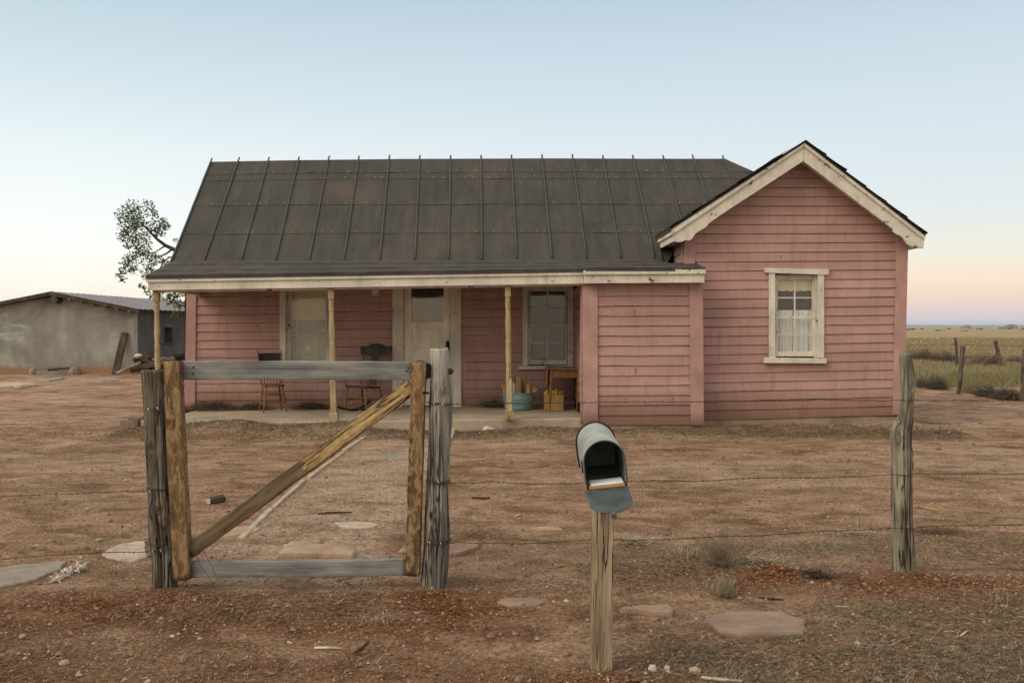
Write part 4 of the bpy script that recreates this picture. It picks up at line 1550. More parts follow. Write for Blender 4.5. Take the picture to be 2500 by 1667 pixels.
# ------------------------------------------------------------------ gate
gate = thing('gate', 'rough timber gate with grey rails, brown uprights and one diagonal brace', 'gate', (X_(700, YGATE), YGATE + 0.05, 0.0))
YS, YR = YGATE + 0.045, YGATE + 0.075
ps = Y_ = None


def gl(name, a, b_, w, d, mat, seed, Y, wear=0.004, **kw):
    return plank(name, P(a[0], a[1], Y), P(b_[0], b_[1], Y), w, d, mat, gate, seed, wear, **kw)


gl('stile', (446, 1412), (424.5, 882), 0.102, 0.085, MT['stile'], 2, YS, 0.0025, round_=0.05)
gl('stile', (1007.5, 1402), (1025.5, 884), 0.090, 0.085, MT['stile'], 9, YS, 0.003, round_=0.05)
gl('rail', (446, 905.5), (1010, 904), 0.118, 0.045, MT['rail'], 4, YR, 0.0035, round_=0.12)
gl('rail', (470, 1389.5), (992, 1382), 0.106, 0.045, MT['rail'], 6, YR, 0.003, round_=0.12)
gl('brace', (466, 1343), (1006, 942), 0.098, 0.07, MT['brace'], 12, YR - 0.003, 0.007, nz=90, round_=0.12)
hg = MB()
c = P(1046, 905, YGATE + 0.05)
hg.box(c.x - 0.010, c.x + 0.012, c.y - 0.03, c.y + 0.03, c.z - 0.045, c.z + 0.045)
hg.tube([c + Vector((0, -0.035, -0.05)), c + Vector((0, -0.035, 0.05))], 0.009, 10)
hg.tube([c + Vector((-0.03, -0.03, 0.02)), c + Vector((0.02, -0.03, 0.02))], 0.006, 8)
hg.build('hinge', MT['iron'], gate, bevel=0.001)
hg = MB()
c = P(1036, 959, YGATE + 0.0)
hg.tube([c + Vector((-0.004, 0, 0)), c + Vector((0.028, 0.01, -0.001))], 0.007, 8)
hg.lathe([(0.0, -0.012), (0.012, -0.006), (0.012, 0.006), (0, 0.012)], c, 10)
hg.build('latch_bolt', MT['iron'], gate)
mb = MB()
pts = []
for k in range(14):
    u = k / 13
    p = P(1026 + 9 * math.cos(math.pi * (1 + u)), 884 - 3.5 * math.sin(math.pi * u), YS - 0.02 + 0.05 * u)
    pts.append(p)
mb.tube(pts, 0.003, 6)
mb.build('wire_loop', MT['wire'], gate)
for (x, y) in ((997, 898.5), (993, 905.0), (471, 912), (472, 896)):
    mb = MB()
    c = P(x, y, YR - 0.0245)
    mb.tube([c, c + Vector((0, -0.004, 0))], 0.0055, 8)
    mb.build('nail', MT['iron'], gate)
c = P(1098, 906, YGATE + 0.05)
mb = MB()
mb.tube([c + Vector((-0.03, 0, 0)), c + Vector((0.006, 0, 0))], 0.012, 8)
mb.lathe([(0.001, -0.022), (0.018, -0.014), (0.022, 0), (0.016, 0.016), (0.001, 0.022)], c + Vector((0.004, -0.005, 0)), 8)
bolt = mb.build('hinge_bolt', MT['rust'], p2, smooth=True)


# ------------------------------------------------------------------ barbed wire
def strand_path(pts, n=140, droop=0.0, wob=0.004, seed=0):
    pts = [Vector(p) for p in pts]
    d = [0.0]
    for a, b_ in zip(pts[:-1], pts[1:]):
        d.append(d[-1] + (b_ - a).length)
    out = []
    for i in range(n + 1):
        s = d[-1] * i / n
        k = max(j for j in range(len(d)) if d[j] <= s + 1e-9)
        k = min(k, len(pts) - 2)
        u = (s - d[k]) / (d[k + 1] - d[k])
        p = pts[k].lerp(pts[k + 1], u)
        sag = droop * 4 * u * (1 - u)
        out.append(p + Vector((0, wob * mnoise.noise((s * 3, seed, 1)), -sag + wob * mnoise.noise((s * 2.1, seed, 5)) + 0.4 * wob * mnoise.noise((s * 11, seed, 5)))))
    return out, d[-1]


def barbed(name, pts, label, mat=None, seed=0, barb=0.125, droop=0.0, wraps=(), wob=0.010, r=0.0016, hel=0.0021):
    mb = MB()
    L = sum((Vector(b_) - Vector(a)).length for a, b_ in zip(pts[:-1], pts[1:]))
    n = int(L / 0.012)
    path, _ = strand_path(pts, n, droop, wob, seed)
    for ph in (0, math.pi):
        mb.tube([p + Vector((0, math.cos(i * 0.95 + ph) * hel, math.sin(i * 0.95 + ph) * hel)) for i, p in enumerate(path)], r, 4)
    rng = random.Random(seed)
    s = rng.uniform(0, barb)
    while s < L:
        p = path[min(n, int(s / L * n))]
        t = (path[min(n, int(s / L * n) + 1)] - path[max(0, int(s / L * n) - 1)]).normalized()
        mb.tube([p - t * 0.006, p + t * 0.006], 0.0034, 6)
        for k in range(4):
            a = k * math.pi / 2 + rng.uniform(-0.4, 0.4)
            dv = Vector((t.x * rng.uniform(-0.3, 0.3), math.cos(a), math.sin(a)))
            mb.tube([p + t * (0.004 if k % 2 else -0.004), p + t * (0.004 if k % 2 else -0.004) + dv * 0.015], [0.0013, 0.0006], 3)
        s += barb * rng.uniform(0.85, 1.15)
    for (post, z, turns, sx, sy) in wraps:                  # turns round a post
        c = Vector(post)
        m = []
        nn = int(26 * turns)
        for i in range(nn + 1):
            a = -math.pi / 2 + 2 * math.pi * i / 26
            m.append(Vector((c.x + sx * math.cos(a), c.y + sy * math.sin(a), z + 0.008 * (i / 26) + 0.004 * math.sin(a * 2))))
        mb.tube(m, 0.0022, 5)
    o = mb.build(name, mat or MT['wire'], smooth=True)
    return tag(o, label, 'wire', 'barbed wire strands of the front fence')


def on_post(px, py, Y, dy=-0.004):
    p = P(px, py, Y)
    p.y += dy
    return p


c2 = (X_(1068, YGATE), YGATE + 0.062, 0)
c1 = (X_(378, YGATE), YGATE + 0.068, 0)
YA, YC = YGATE - 0.002, Y3 - 0.002
far_r = lambda py: Vector((X_(2500, 6.32) + 0.9, 6.42, Z_(py, 6.36)))
barbed('barbed_wire', [on_post(1050, 985, YA), on_post(1082, 987, YA), on_post(1240, 985, YGATE + 0.08), on_post(1430, 982, YGATE + 0.14), on_post(1900, 978, Y3 - 0.12), on_post(2208, 977, YC), on_post(2238, 977, YC), far_r(981)],
       'topmost barbed wire from the tall gate post past the porch to the right', seed=1, wraps=((c2, Z_(986, YGATE), 1.3, 0.076, 0.072),))
barbed('barbed_wire', [on_post(1043, 1178, YA), on_post(1092, 1177, YA), on_post(1200, 1175, YGATE + 0.06), on_post(1430, 1178.5, YGATE + 0.12), on_post(1600, 1171, YGATE + 0.18), on_post(1900, 1166, Y3 - 0.12), on_post(2190, 1157, YC),
                      on_post(2234, 1157, YC), far_r(1150)],
       'middle barbed wire running right behind the open mailbox', seed=2, droop=0.008, wraps=((c2, Z_(1177, YGATE), 1.4, 0.076, 0.072), (c2, Z_(1180, YGATE), 1.1, 0.077, 0.073)))
barbed('barbed_wire', [on_post(1035, 1326, YA), on_post(1088, 1326, YA), on_post(1430, 1318, YGATE + 0.12), on_post(1700, 1311, YGATE + 0.2), on_post(2188, 1287, YC), on_post(2236, 1286, YC), far_r(1270)],
       'lowest barbed wire, sagging behind the mailbox post and dry shrub', seed=3, droop=0.006, wraps=((c2, Z_(1322, YGATE), 1.2, 0.08, 0.075),))
far_l = lambda py: Vector((X_(0, 5.9) - 0.9, 5.98, Z_(py, 5.9)))
barbed('barbed_wire', [far_l(1214), on_post(0, 1211, 5.9), on_post(120, 1207, 5.88), on_post(352, 1198, YA), on_post(408, 1193, YA)],
       'upper barbed wire left of the squat gate-side post', seed=4, wraps=((c1, Z_(1196, YGATE), 1.5, 0.082, 0.078), (c1, Z_(1002, YGATE), 1.4, 0.078, 0.074)))
barbed('barbed_wire', [far_l(1366), on_post(0, 1364, 5.9), on_post(180, 1352, 5.88), on_post(270, 1346, 5.85), on_post(360, 1346, YA), on_post(416, 1341, YA)],
       'lower barbed wire left of the squat gate-side post', seed=5, wraps=((c1, Z_(1332, YGATE), 1.4, 0.086, 0.08),))
for (post, spots) in ((p1, [(364, 999), (387, 997), (368, 1200), (374, 1346), (394, 1343)]), (p2, [(1060, 985), (1080, 988), (1071, 1176), (1049, 1324), (1077, 1326)]),
                      (p3, [(2212, 1157), (2216, 1286), (2232, 1287), (2210, 977)])):
    for (x, y) in spots:
        YY = (YC if post is p3 else YA)
        c = P(x, y, YY) + Vector((0, -0.006, 0))
        mb = MB()
        mb.tube([c + Vector((-0.004, 0.012, 0.009)), c + Vector((-0.003, -0.004, 0.008)), c + Vector((0.0, -0.006, 0)), c + Vector((0.003, -0.004, -0.008)), c + Vector((0.004, 0.012, -0.009))], 0.0026, 5)
        mb.build('staple', MT['staple'], post)
# thin loose wire trailing at the gate's foot
mb = MB()
mb.tube([P(488, 1325, YGATE - 0.03), P(505, 1360, YGATE - 0.05), P(528, 1405, YGATE - 0.08)], 0.0016, 4)
mb.tube([P(473, 1345, YGATE - 0.03), P(492, 1385, YGATE - 0.06), P(523, 1427, YGATE - 0.12)], 0.0016, 4)
tag(mb.build('loose_wire', MT['rust']), 'two thin rusty wire ends trailing from the foot of the gate', 'wire')

# ------------------------------------------------------------------ mailbox
YM = 4.41
mp = plank('mailbox_post', P(1464.5, 1656, YM + 0.055), P(1474, 1178, YM + 0.055), 0.103, 0.10, MT['mailpost'], None, 21, 0.0025, round_=0.05)
tag(mp, 'square sawn post standing in the dirt under the open mailbox', 'post')
mbx = thing('mailbox', 'pale galvanised arched mailbox with its door hanging open, on a square post', 'mailbox', P(1474, 1170, YM + 0.03))
mbx.rotation_euler = (math.radians(3.0), math.radians(-6.0), math.radians(-1.0))
MW, MSH, ML = 0.092, 0.128, 0.52                            # half width, straight side height, length


def arch(hw, sh, n=18, flare=0.0):
    pts = [(-hw, 0.0), (-hw - flare, sh * 0.5)]
    for k in range(n + 1):
        a = math.pi - math.pi * k / n
        pts.append(((hw + flare) * math.cos(a), sh + (hw + flare) * 1.02 * math.sin(a)))
    pts += [(hw + flare, sh * 0.5), (hw, 0.0)]
    return pts


y_f, y_b = -0.19, -0.19 + ML
body = MB()
A1, A2 = arch(MW, MSH, flare=0.006), arch(MW - 0.003, MSH, flare=0.006)
rows_o, rows_i = [], []
for j in range(9):
    y = y_f + ML * j / 8
    dent = [0.004 * mnoise.noise((px * 9, y * 5, pz_ * 9)) for px, pz_ in A1]
    rows_o.append([(px * (1 + d_), y, pz_ + d_) for (px, pz_), d_ in zip(A1, dent)])
    rows_i.append([(px * (1 + d_), y, max(pz_, 0.003) + d_ - 0.003) for (px, pz_), d_ in zip(A2, dent)])
body.grid(rows_o)
body.mi = 1
body.grid(rows_i)
body.add([rows_i[-1][k] for k in range(len(A2))], [list(range(len(A2)))])
body.add([(-MW, y_f, 0.001), (MW, y_f, 0.001), (MW, y_b, 0.001), (-MW, y_b, 0.001)], [[0, 1, 2, 3]])
body.mi = 0
body.add([(-MW, y_f, -0.003), (MW, y_f, -0.003), (MW, y_b, -0.003), (-MW, y_b, -0.003)], [[0, 1, 2, 3]])
bo_ = body.build('body', [MT['galv'], MT['galv_dark']], mbx, local=True, smooth=True)
rim = MB()
rim.tube([(px, y_b, pz_) for px, pz_ in arch(MW + 0.003, MSH, flare=0.006)], 0.006, 8)
rim.build('back_rim', MT['iron'], mbx, local=True, smooth=True)
rim = MB()
rim.tube([(px, y_f, pz_) for px, pz_ in arch(MW, MSH, flare=0.006)], 0.0032, 8)
rim.build('front_rim', MT['zinc'], mbx, local=True, smooth=True)
sm = MB()
for y in (y_f + 0.16,):
    sm.tube([(px, y + 0.05 * (i / 22 - 0.5), pz_) for i, (px, pz_) in enumerate(arch(MW + 0.0005, MSH, flare=0.006))], 0.0022, 6)
sm.build('seam', MT['galv'], mbx, local=True, smooth=True)
dr = MB()
da = arch(MW + 0.004, MSH - 0.005)
dr.prism([(px, 0, pz_) for px, pz_ in da], (0, 0.002, 0))
dr.tube([(px, -0.004, pz_) for px, pz_ in da], 0.005, 8)
mdoor = dr.build('door', MT['zinc'], mbx, local=True)
mdoor.location = (0.0, y_f - 0.004, 0.0)
mdoor.rotation_euler = (math.radians(104), 0, 0)
lt = MB()
zt = MSH - 0.005 + MW
lt.box(-0.011, 0.013, -0.006, -0.001, zt - 0.012, zt + 0.028)
lt.box(-0.011, 0.013, -0.022, -0.006, zt + 0.022, zt + 0.028)
lt.build('latch', MT['zinc'], mdoor, local=True, bevel=0.001)
fl = MB()
fl.box(MW + 0.008, MW + 0.011, y_f + 0.10, y_f + 0.125, 0.06, 0.155)
fl.box(MW + 0.008, MW + 0.011, y_f + 0.09, y_f + 0.16, 0.125, 0.165)
fl.build('flag', MT['flag'], mbx, local=True, bevel=0.001)
fl = MB()
fl.box(-MW - 0.012, -MW - 0.004, y_f + 0.13, y_f + 0.155, 0.055, 0.115)
fl.build('bracket', MT['iron'], mbx, local=True, bevel=0.001)
bt = MB()
bt.box(-MW + 0.008, MW - 0.008, y_f + 0.02, y_b - 0.1, -0.022, -0.0035)
bt.build('mounting_board', MT['mailpost'], mbx, local=True, bevel=0.002)


def emb(name, body_, size, z, y):
    c = bpy.data.curves.new(name, 'FONT')
    c.body = body_
    c.size = size
    c.extrude = 0.0015
    c.align_x = 'CENTER'
    tmp = bpy.data.objects.new(name, c)
    COL.objects.link(tmp)
    dg = bpy.context.evaluated_depsgraph_get()
    me = bpy.data.meshes.new_from_object(tmp.evaluated_get(dg))
    bpy.data.objects.remove(tmp)
    me.materials.clear()
    me.materials.append(MT['zinc'])
    o = bpy.data.objects.new(name, me)
    COL.objects.link(o)
    o.parent = mbx
    o.location = (-0.01, y, z)
    o.rotation_euler = (math.radians(90), 0, 0)
    o.scale = (-1, 1, 1)


emb('embossed_lettering', 'U.S. MAIL', 0.034, 0.145, y_b - 0.004)
emb('embossed_lettering', 'APPROVED', 0.02, 0.10, y_b - 0.004)
en = MB()
en.box(-0.076, 0.078, -0.19, -0.085, 0.019, 0.0225)
env = en.build('envelope', MT['white_paper'], None, local=True)
tag(env, 'white envelope lying on a brown parcel in the open mailbox', 'envelope')
en = MB()
en.prism([(-0.086, -0.198, 0.004), (0.084, -0.198, 0.004), (0.083, -0.198, 0.0165), (-0.084, -0.198, 0.018)], (0, 0.12, 0))
par = en.build('parcel', MT['brown_paper'], None, local=True, bevel=0.002)
tag(par, 'flat brown paper parcel under the white envelope in the mailbox', 'parcel')
for o in (env, par):
    o.location = mbx.location
    o.rotation_euler = mbx.rotation_euler

# ------------------------------------------------------------------ porch things
def at_slab(px, Y):
    x = X_(px, Y)
    return Vector((x, Y, slab_z(x, Y) + 0.004))


def turned(mb, p0, p1, r, seg=10, bulge=1.5):
    p0, p1 = Vector(p0), Vector(p1)
    us = [0, 0.12, 0.3, 0.5, 0.7, 0.9, 1.0]
    rs = [0.6, 0.75, 1.0, bulge * 0.8, 1.0, 0.8, 0.6]
    mb.tube([p0.lerp(p1, u) for u in us], [r * q for q in rs], seg)


def spindle_chair():
    t = thing('spindle_chair', 'small brown spindle-back wooden chair left of the tall porch window', 'chair', at_slab(666, 16.28), None, math.radians(27))
    W = MT['chairwood']
    mb = MB()
    pts = []
    for k in range(28):
        a = 2 * math.pi * k / 28
        e = 4
        cx, cy = math.cos(a), math.sin(a)
        rr = 1 / (abs(cx) ** e + abs(cy) ** e) ** (1 / e)
        pts.append((cx * rr * (0.195 - 0.012 * cy), cy * rr * 0.19, 0.448))
    mb.prism(pts, (0, 0, 0.034))
    mb.build('seat', W, t, local=True, bevel=0.008)
    for sx in (-1, 1):
        for sy in (-1, 1):
            mb = MB()
            turned(mb, (sx * 0.205, sy * 0.20, 0.0), (sx * 0.145, sy * 0.145, 0.45), 0.0165)
            mb.build('leg', W, t, local=True, smooth=True)
    def lp(sx, sy, z):
        u = z / 0.45
        return Vector((sx * (0.205 - 0.06 * u), sy * (0.20 - 0.055 * u), z))
    for z in (0.17, 0.30):
        for a, b_ in (((-1, -1), (1, -1)), ((1, -1), (1, 1)), ((1, 1), (-1, 1)), ((-1, 1), (-1, -1))):
            mb = MB()
            turned(mb, lp(*a, z - (0.02 if a[0] == b_[0] else 0)), lp(*b_, z - (0.02 if a[0] == b_[0] else 0)), 0.0095, 8, 1.4)
            mb.build('stretcher', W, t, local=True, smooth=True)
    for sx in (-1, 1):
        mb = MB()
        turned(mb, (sx * 0.165, 0.165, 0.48), (sx * 0.215, 0.29, 1.10), 0.0145, 10, 1.2)
        mb.build('back_post', W, t, local=True, smooth=True)
        mb = MB()
        mb.tube([(sx * 0.18, 0.20, 0.68), (sx * 0.195, 0.14, 0.60), (sx * 0.185, 0.06, 0.48)], 0.010, 8)
        mb.build('hip_brace', W, t, local=True, smooth=True)
    for k in range(5):
        x = -0.11 + k * 0.055
        mb = MB()
        turned(mb, (x, 0.172, 0.48), (x * 1.15, 0.25, 0.92), 0.0075, 8, 1.4)
        mb.build('spindle', W, t, local=True, smooth=True)
    rows = [[], [], [], []]
    for i in range(13):
        u = -1 + 2 * i / 12
        x, y = u * 0.20, 0.262 + 0.03 * (1 - u * u)
        zt = 1.045 - 0.015 * abs(u) ** 2 * -1 - 0.02 * u * u
        rows[0].append((x, y - 0.02, 0.895)); rows[1].append((x, y + 0.006, zt)); rows[2].append((x, y + 0.022, zt)); rows[3].append((x, y, 0.895))
    rows.append(rows[0])
    mb = MB()
    mb.grid(rows)
    mb.build('crest_rail', MT['darkwood'], t, local=True)
    return t


spindle_chair()


def rocking_chair():
    t = thing('rocking_chair', 'dark wooden rocking chair with a carved crest, beside the front door', 'rocking chair', at_slab(888, 16.1), None, math.radians(-30))
    W, D = MT['chairwood'], MT['darkwood']
    mb = MB()
    pts = []
    for k in range(28):
        a = 2 * math.pi * k / 28
        e = 4
        cx, cy = math.cos(a), math.sin(a)
        rr = 1 / (abs(cx) ** e + abs(cy) ** e) ** (1 / e)
        pts.append((cx * rr * (0.25 - 0.02 * cy), cy * rr * 0.235, 0.37 + (0.02 * -cy)))
    mb.prism(pts, (0, 0, 0.04))
    mb.build('seat', D, t, local=True, bevel=0.008)
    for sx in (-1, 1):
        mb = MB()
        arc = []
        for k in range(17):
            u = -1 + 2 * k / 16
            arc.append(Vector((sx * 0.225, u * 0.43 + 0.05, 0.016 + 0.135 * u * u * (1.0 if u > 0 else 0.55))))
        for a, b_ in zip(arc[:-1], arc[1:]):
            dz = Vector((0, 0, 0.036))
            mb.prism([a + Vector((-0.013, 0, -0.016)), b_ + Vector((-0.013, 0, -0.016)), b_ + Vector((-0.013, 0, 0.02)), a + Vector((-0.013, 0, 0.02))], (0.026, 0, 0))
        mb.build('rocker', D, t, local=True)
        for sy in (-1, 1):
            mb = MB()
            turned(mb, (sx * 0.225, sy * 0.235 + 0.02, 0.055), (sx * 0.185, sy * 0.175, 0.385), 0.0185)
            mb.build('leg', W, t, local=True, smooth=True)
        mb = MB()
        turned(mb, (sx * 0.215, -0.21, 0.20), (sx * 0.215, 0.22, 0.20), 0.010, 8)
        mb.build('stretcher', W, t, local=True, smooth=True)
        mb = MB()
        mb.tube([(sx * 0.225, -0.16, 0.41), (sx * 0.265, -0.18, 0.52), (sx * 0.27, -0.20, 0.61)], [0.016, 0.02, 0.014], 10)
        mb.build('arm_support', W, t, local=True, smooth=True)
        mb = MB()
        mb.prism([(sx * 0.245, -0.24, 0.61), (sx * 0.30, -0.23, 0.61), (sx * 0.285, 0.20, 0.635), (sx * 0.25, 0.22, 0.635)], (0, 0, 0.022))
        recalc(mb.build('armrest', D, t, local=True, bevel=0.005))
        mb = MB()
        turned(mb, (sx * 0.21, 0.19, 0.41), (sx * 0.235, 0.30, 0.92), 0.0155, 10, 1.3)
        mb.build('back_post', W, t, local=True, smooth=True)
        for q in (0.10, 0.135, 0.17):
            mb = MB()
            turned(mb, (sx * q, 0.195, 0.41), (sx * q * 1.12, 0.30, 0.92), 0.0065, 8, 1.4)
            mb.build('spindle', W, t, local=True, smooth=True)
    for z in (0.15, 0.235):
        mb = MB()
        turned(mb, (-0.215, -0.20, z), (0.215, -0.20, z), 0.011, 8)
        mb.build('stretcher', W, t, local=True, smooth=True)
    mb = MB()
    half = [(0.085, 0.41), (0.085, 0.47), (0.06, 0.54), (0.078, 0.62), (0.06, 0.72), (0.07, 0.82), (0.075, 0.92)]
    out = [(x, z) for x, z in half] + [(-x, z) for x, z in half[::-1]]
    mb.prism([(x, 0.19 + (z - 0.41) * 0.22, z) for x, z in out], (0, 0.014, 0))
    mb.build('splat', D, t, local=True)
    mb = MB()
    top = [(-0.335, 1.01), (-0.30, 1.035), (-0.24, 1.03), (-0.19, 1.035), (-0.13, 1.06), (-0.06, 1.075), (0, 1.078), (0.06, 1.075), (0.13, 1.06), (0.19, 1.035), (0.24, 1.03), (0.30, 1.045), (0.335, 1.02)]
    bot = [(0.30, 0.90), (0.25, 0.885), (0.15, 0.895), (0.10, 0.87), (0, 0.87), (-0.10, 0.87), (-0.15, 0.895), (-0.25, 0.885), (-0.30, 0.90)]
    mb.prism([(x, 0.285 + (z - 0.87) * 0.2 + 0.0, z) for x, z in top + bot], (0, 0.022, 0))
    recalc(mb.build('crest_rail', D, t, local=True, bevel=0.006))

    t.scale = (1.10, 1.10, 1.12)


rocking_chair()


def drop_leaf_table():
    t = thing('drop_leaf_table', 'small orange-brown wooden table with its leaves folded down, under the porch window', 'table', at_slab(1372, 16.0))
    W = MT['tablewood']
    x0, x1, y0, y1 = -0.275, 0.285, -0.45, 0.42
    mb = MB()
    mb.box(x0, x0 + 0.17, y0, y1, 0.735, 0.757)
    mb.box(x0 + 0.174, x1, y0, y1, 0.735, 0.757)
    mb.build('tabletop', MT['tabletop'], t, local=True, bevel=0.004)
    mb = MB()
    mb.box(x0 + 0.05, x1 - 0.05, y0 + 0.05, y0 + 0.07, 0.60, 0.733)
    mb.box(x0 + 0.05, x1 - 0.05, y1 - 0.07, y1 - 0.05, 0.60, 0.733)
    mb.box(x0 + 0.04, x0 + 0.058, y0 + 0.072, y1 - 0.072, 0.60, 0.733)
    mb.box(x1 - 0.058, x1 - 0.04, y0 + 0.072, y1 - 0.072, 0.60, 0.733)
    mb.build('apron', W, t, local=True, bevel=0.003)
    for x in (x0 + 0.045, x1 - 0.045):
        for y in (y0 + 0.055, y1 - 0.055):
            mb = MB()
            mb.box(x - 0.022, x + 0.022, y - 0.022, y + 0.022, 0.50, 0.732)
            mb.lathe([(0.008, 0.0), (0.012, 0.02), (0.010, 0.05), (0.017, 0.10), (0.013, 0.13), (0.020, 0.16), (0.0225, 0.36), (0.016, 0.44), (0.024, 0.46), (0.016, 0.48), (0.022, 0.50)], (x, y, 0), 12)
            mb.build('leg', W, t, local=True, bevel=0.002)
    mb = MB()
    mb.prism([(x0 - 0.004, y0 + 0.01, 0.745), (x0 - 0.004, y1 - 0.01, 0.745), (x0 - 0.035, y1 - 0.01, 0.45), (x0 - 0.035, y0 + 0.01, 0.45)], (-0.016, 0, 0))
    recalc(mb.build('drop_leaf', MT['tabletop'], t, local=True, bevel=0.003))
    mb = MB()
    mb.prism([(x1 + 0.004, y0 + 0.01, 0.745), (x1 + 0.004, y1 - 0.01, 0.745), (x1 + 0.06, y1 - 0.01, 0.42), (x1 + 0.06, y0 + 0.01, 0.42)], (0.016, 0, 0))
    recalc(mb.build('drop_leaf', MT['darkwood'], t, local=True, bevel=0.003))
    t.rotation_euler = (0, math.radians(1.5), 0)


drop_leaf_table()

cr = thing('crate', 'yellow wooden crate full of corn under the porch table', 'crate', at_slab(1352, 16.0))
x0, x1, y0, y1, zt = -0.175, 0.165, -0.14, 0.14, 0.29
for nm, bx in (('front_panel', (x0, x1, y0, y0 + 0.014, 0, zt)), ('back_panel', (x0, x1, y1 - 0.014, y1, 0, zt)), ('side_panel', (x0, x0 + 0.014, y0 + 0.015, y1 - 0.015, 0, zt)),
               ('side_panel', (x1 - 0.014, x1, y0 + 0.015, y1 - 0.015, 0, zt)), ('bottom', (x0 + 0.015, x1 - 0.015, y0 + 0.015, y1 - 0.015, 0.0, 0.012))):
    mb = MB()
    if nm == 'front_panel':
        mb.box(bx[0], bx[1], bx[2], bx[3], 0.0, 0.141)
        mb.box(bx[0], bx[1], bx[2], bx[3], 0.145, zt)
    else:
        mb.box(*bx)
    o = mb.build(nm, MT['crate'], cr, local=True, bevel=0.002)
corn_spots = [(-0.13, -0.05, 0.33, 0.5, 1.2), (-0.06, 0.0, 0.32, 1.2, 0.4), (0.02, -0.06, 0.335, 0.2, 1.9), (0.07, 0.03, 0.33, 1.0, 2.6), (0.10, -0.04, 0.315, 0.4, 0.2), (-0.09, 0.06, 0.31, 0.1, 1.5), (-0.04, -0.08, 0.30, 0.9, 0.9)]
for k, (x, y, z, el, az) in enumerate(corn_spots):
    mb = MB()
    dv = Vector((math.cos(az) * math.cos(el), math.sin(az) * math.cos(el), math.sin(el)))
    c = cr.location + Vector((x, y, z - 0.01))
    mb.tube([c + dv * s for s in (-0.085, -0.07, -0.03, 0.03, 0.065, 0.085)], [0.012, 0.024, 0.029, 0.027, 0.018, 0.006], 12)
    o = mb.build('corn_cob', MT['corn'], smooth=True)
    tag(o, 'yellow ear of corn heaped in the crate under the porch table', 'corn', 'corn in the crate')

tub = thing('washtub', 'blue-grey metal washtub of firewood beside the right porch post', 'washtub', at_slab(1266, 16.15))
mb = MB()
prof = [(0.02, 0.012), (0.235, 0.012), (0.24, 0.0), (0.246, 0.0), (0.252, 0.06), (0.262, 0.125), (0.268, 0.13), (0.266, 0.145), (0.272, 0.15), (0.270, 0.165), (0.276, 0.19), (0.283, 0.195), (0.280, 0.21), (0.287, 0.27),
        (0.293, 0.30), (0.300, 0.305), (0.298, 0.315), (0.288, 0.31), (0.282, 0.27), (0.262, 0.14), (0.24, 0.02), (0.02, 0.018)]
mb.lathe(prof, (0, 0, 0), 44)
mb.build('basin', MT['tub'], tub, local=True, smooth=True)
for sx in (-1, 1):
    mb = MB()
    mb.tube([(sx * 0.292, -0.05, 0.27), (sx * 0.315, -0.04, 0.255), (sx * 0.32, 0.0, 0.25), (sx * 0.315, 0.04, 0.255), (sx * 0.292, 0.05, 0.27)], 0.006, 8)
    mb.build('handle', MT['tub'], tub, local=True, smooth=True)


def split_log(name, p0, p1, r, seed, label, cat='firewood', group=None, mats=None, wedge=True, seg=12):
    """A chunk of wood: bark outside, pale split faces and ends."""
    m, L = frame_z(p0, p1)
    rng = random.Random(seed)
    n = seg
    ring = []
    for k in range(n):
        a = 2 * math.pi * k / n
        rr = r * (1 + 0.16 * rng.uniform(-1, 1))
        y = math.sin(a) * rr
        if wedge:
            y = max(y, -0.25 * r) if seed % 2 else y
        ring.append((math.cos(a) * rr, y))
    mb = MB()
    vs, fs = [], []
    for j in range(7):
        z = L * j / 6
        for x, y in ring:
            q = 1 + 0.10 * mnoise.noise((x * 20, y * 20 + seed, z * 6))
            vs.append((x * q, y * q, z + (0.012 * rng.uniform(-1, 1) if j in (0, 6) else 0)))
    ms = []
    mb.v = vs
    for j in range(6):
        for k in range(n):
            k2 = (k + 1) % n
            mb.f.append([j * n + k, j * n + k2, (j + 1) * n + k2, (j + 1) * n + k])
            flatface = wedge and ring[k][1] < -0.2 * r and ring[k2][1] < -0.2 * r
            mb.m.append(1 if flatface else 0)
    mb.f.append(list(range(n - 1, -1, -1))); mb.m.append(1)
    mb.f.append([6 * n + k for k in range(n)]); mb.m.append(1)
    o = mb.build(name, mats or [MT['bark'], MT['firewood']], None, local=True)
    o.matrix_world = m
    return tag(o, label, cat, group)


tl = tub.location
fw = [((-0.19, -0.06, 0.05), (-0.27, -0.10, 0.46), 0.045, 'dark stick leaning left out of the washtub, behind the porch post', [MT['bark'], MT['firewood']]),
      ((-0.10, -0.03, 0.05), (-0.085, -0.06, 0.48), 0.030, 'thin pale split stick in the washtub, just right of the porch post', [MT['pale_wood'], MT['pale_wood']]),
      ((0.0, -0.02, 0.03), (-0.005, -0.05, 0.59), 0.062, 'tallest firewood piece in the washtub, with a torn orange top', [MT['tablewood'], MT['firewood']]),
      ((0.10, 0.10, 0.03), (0.12, 0.10, 0.50), 0.05, 'dark barked log at the back of the washtub', [MT['bark'], MT['firewood']]),
      ((0.16, -0.03, 0.03), (0.175, -0.06, 0.47), 0.056, 'square split log in the washtub, right of the tallest piece', [MT['firewood'], MT['firewood']]),
      ((0.16, -0.02, 0.22), (0.30, -0.07, 0.39), 0.045, 'short yellow log leaning out over the right rim of the washtub', [MT['crate'], MT['crate']])]
for k, (a, b_, r, lab, mts) in enumerate(fw):
    split_log('firewood', tl + Vector(a), tl + Vector(b_), r, 40 + k, lab, 'firewood', 'firewood in the washtub', mts)

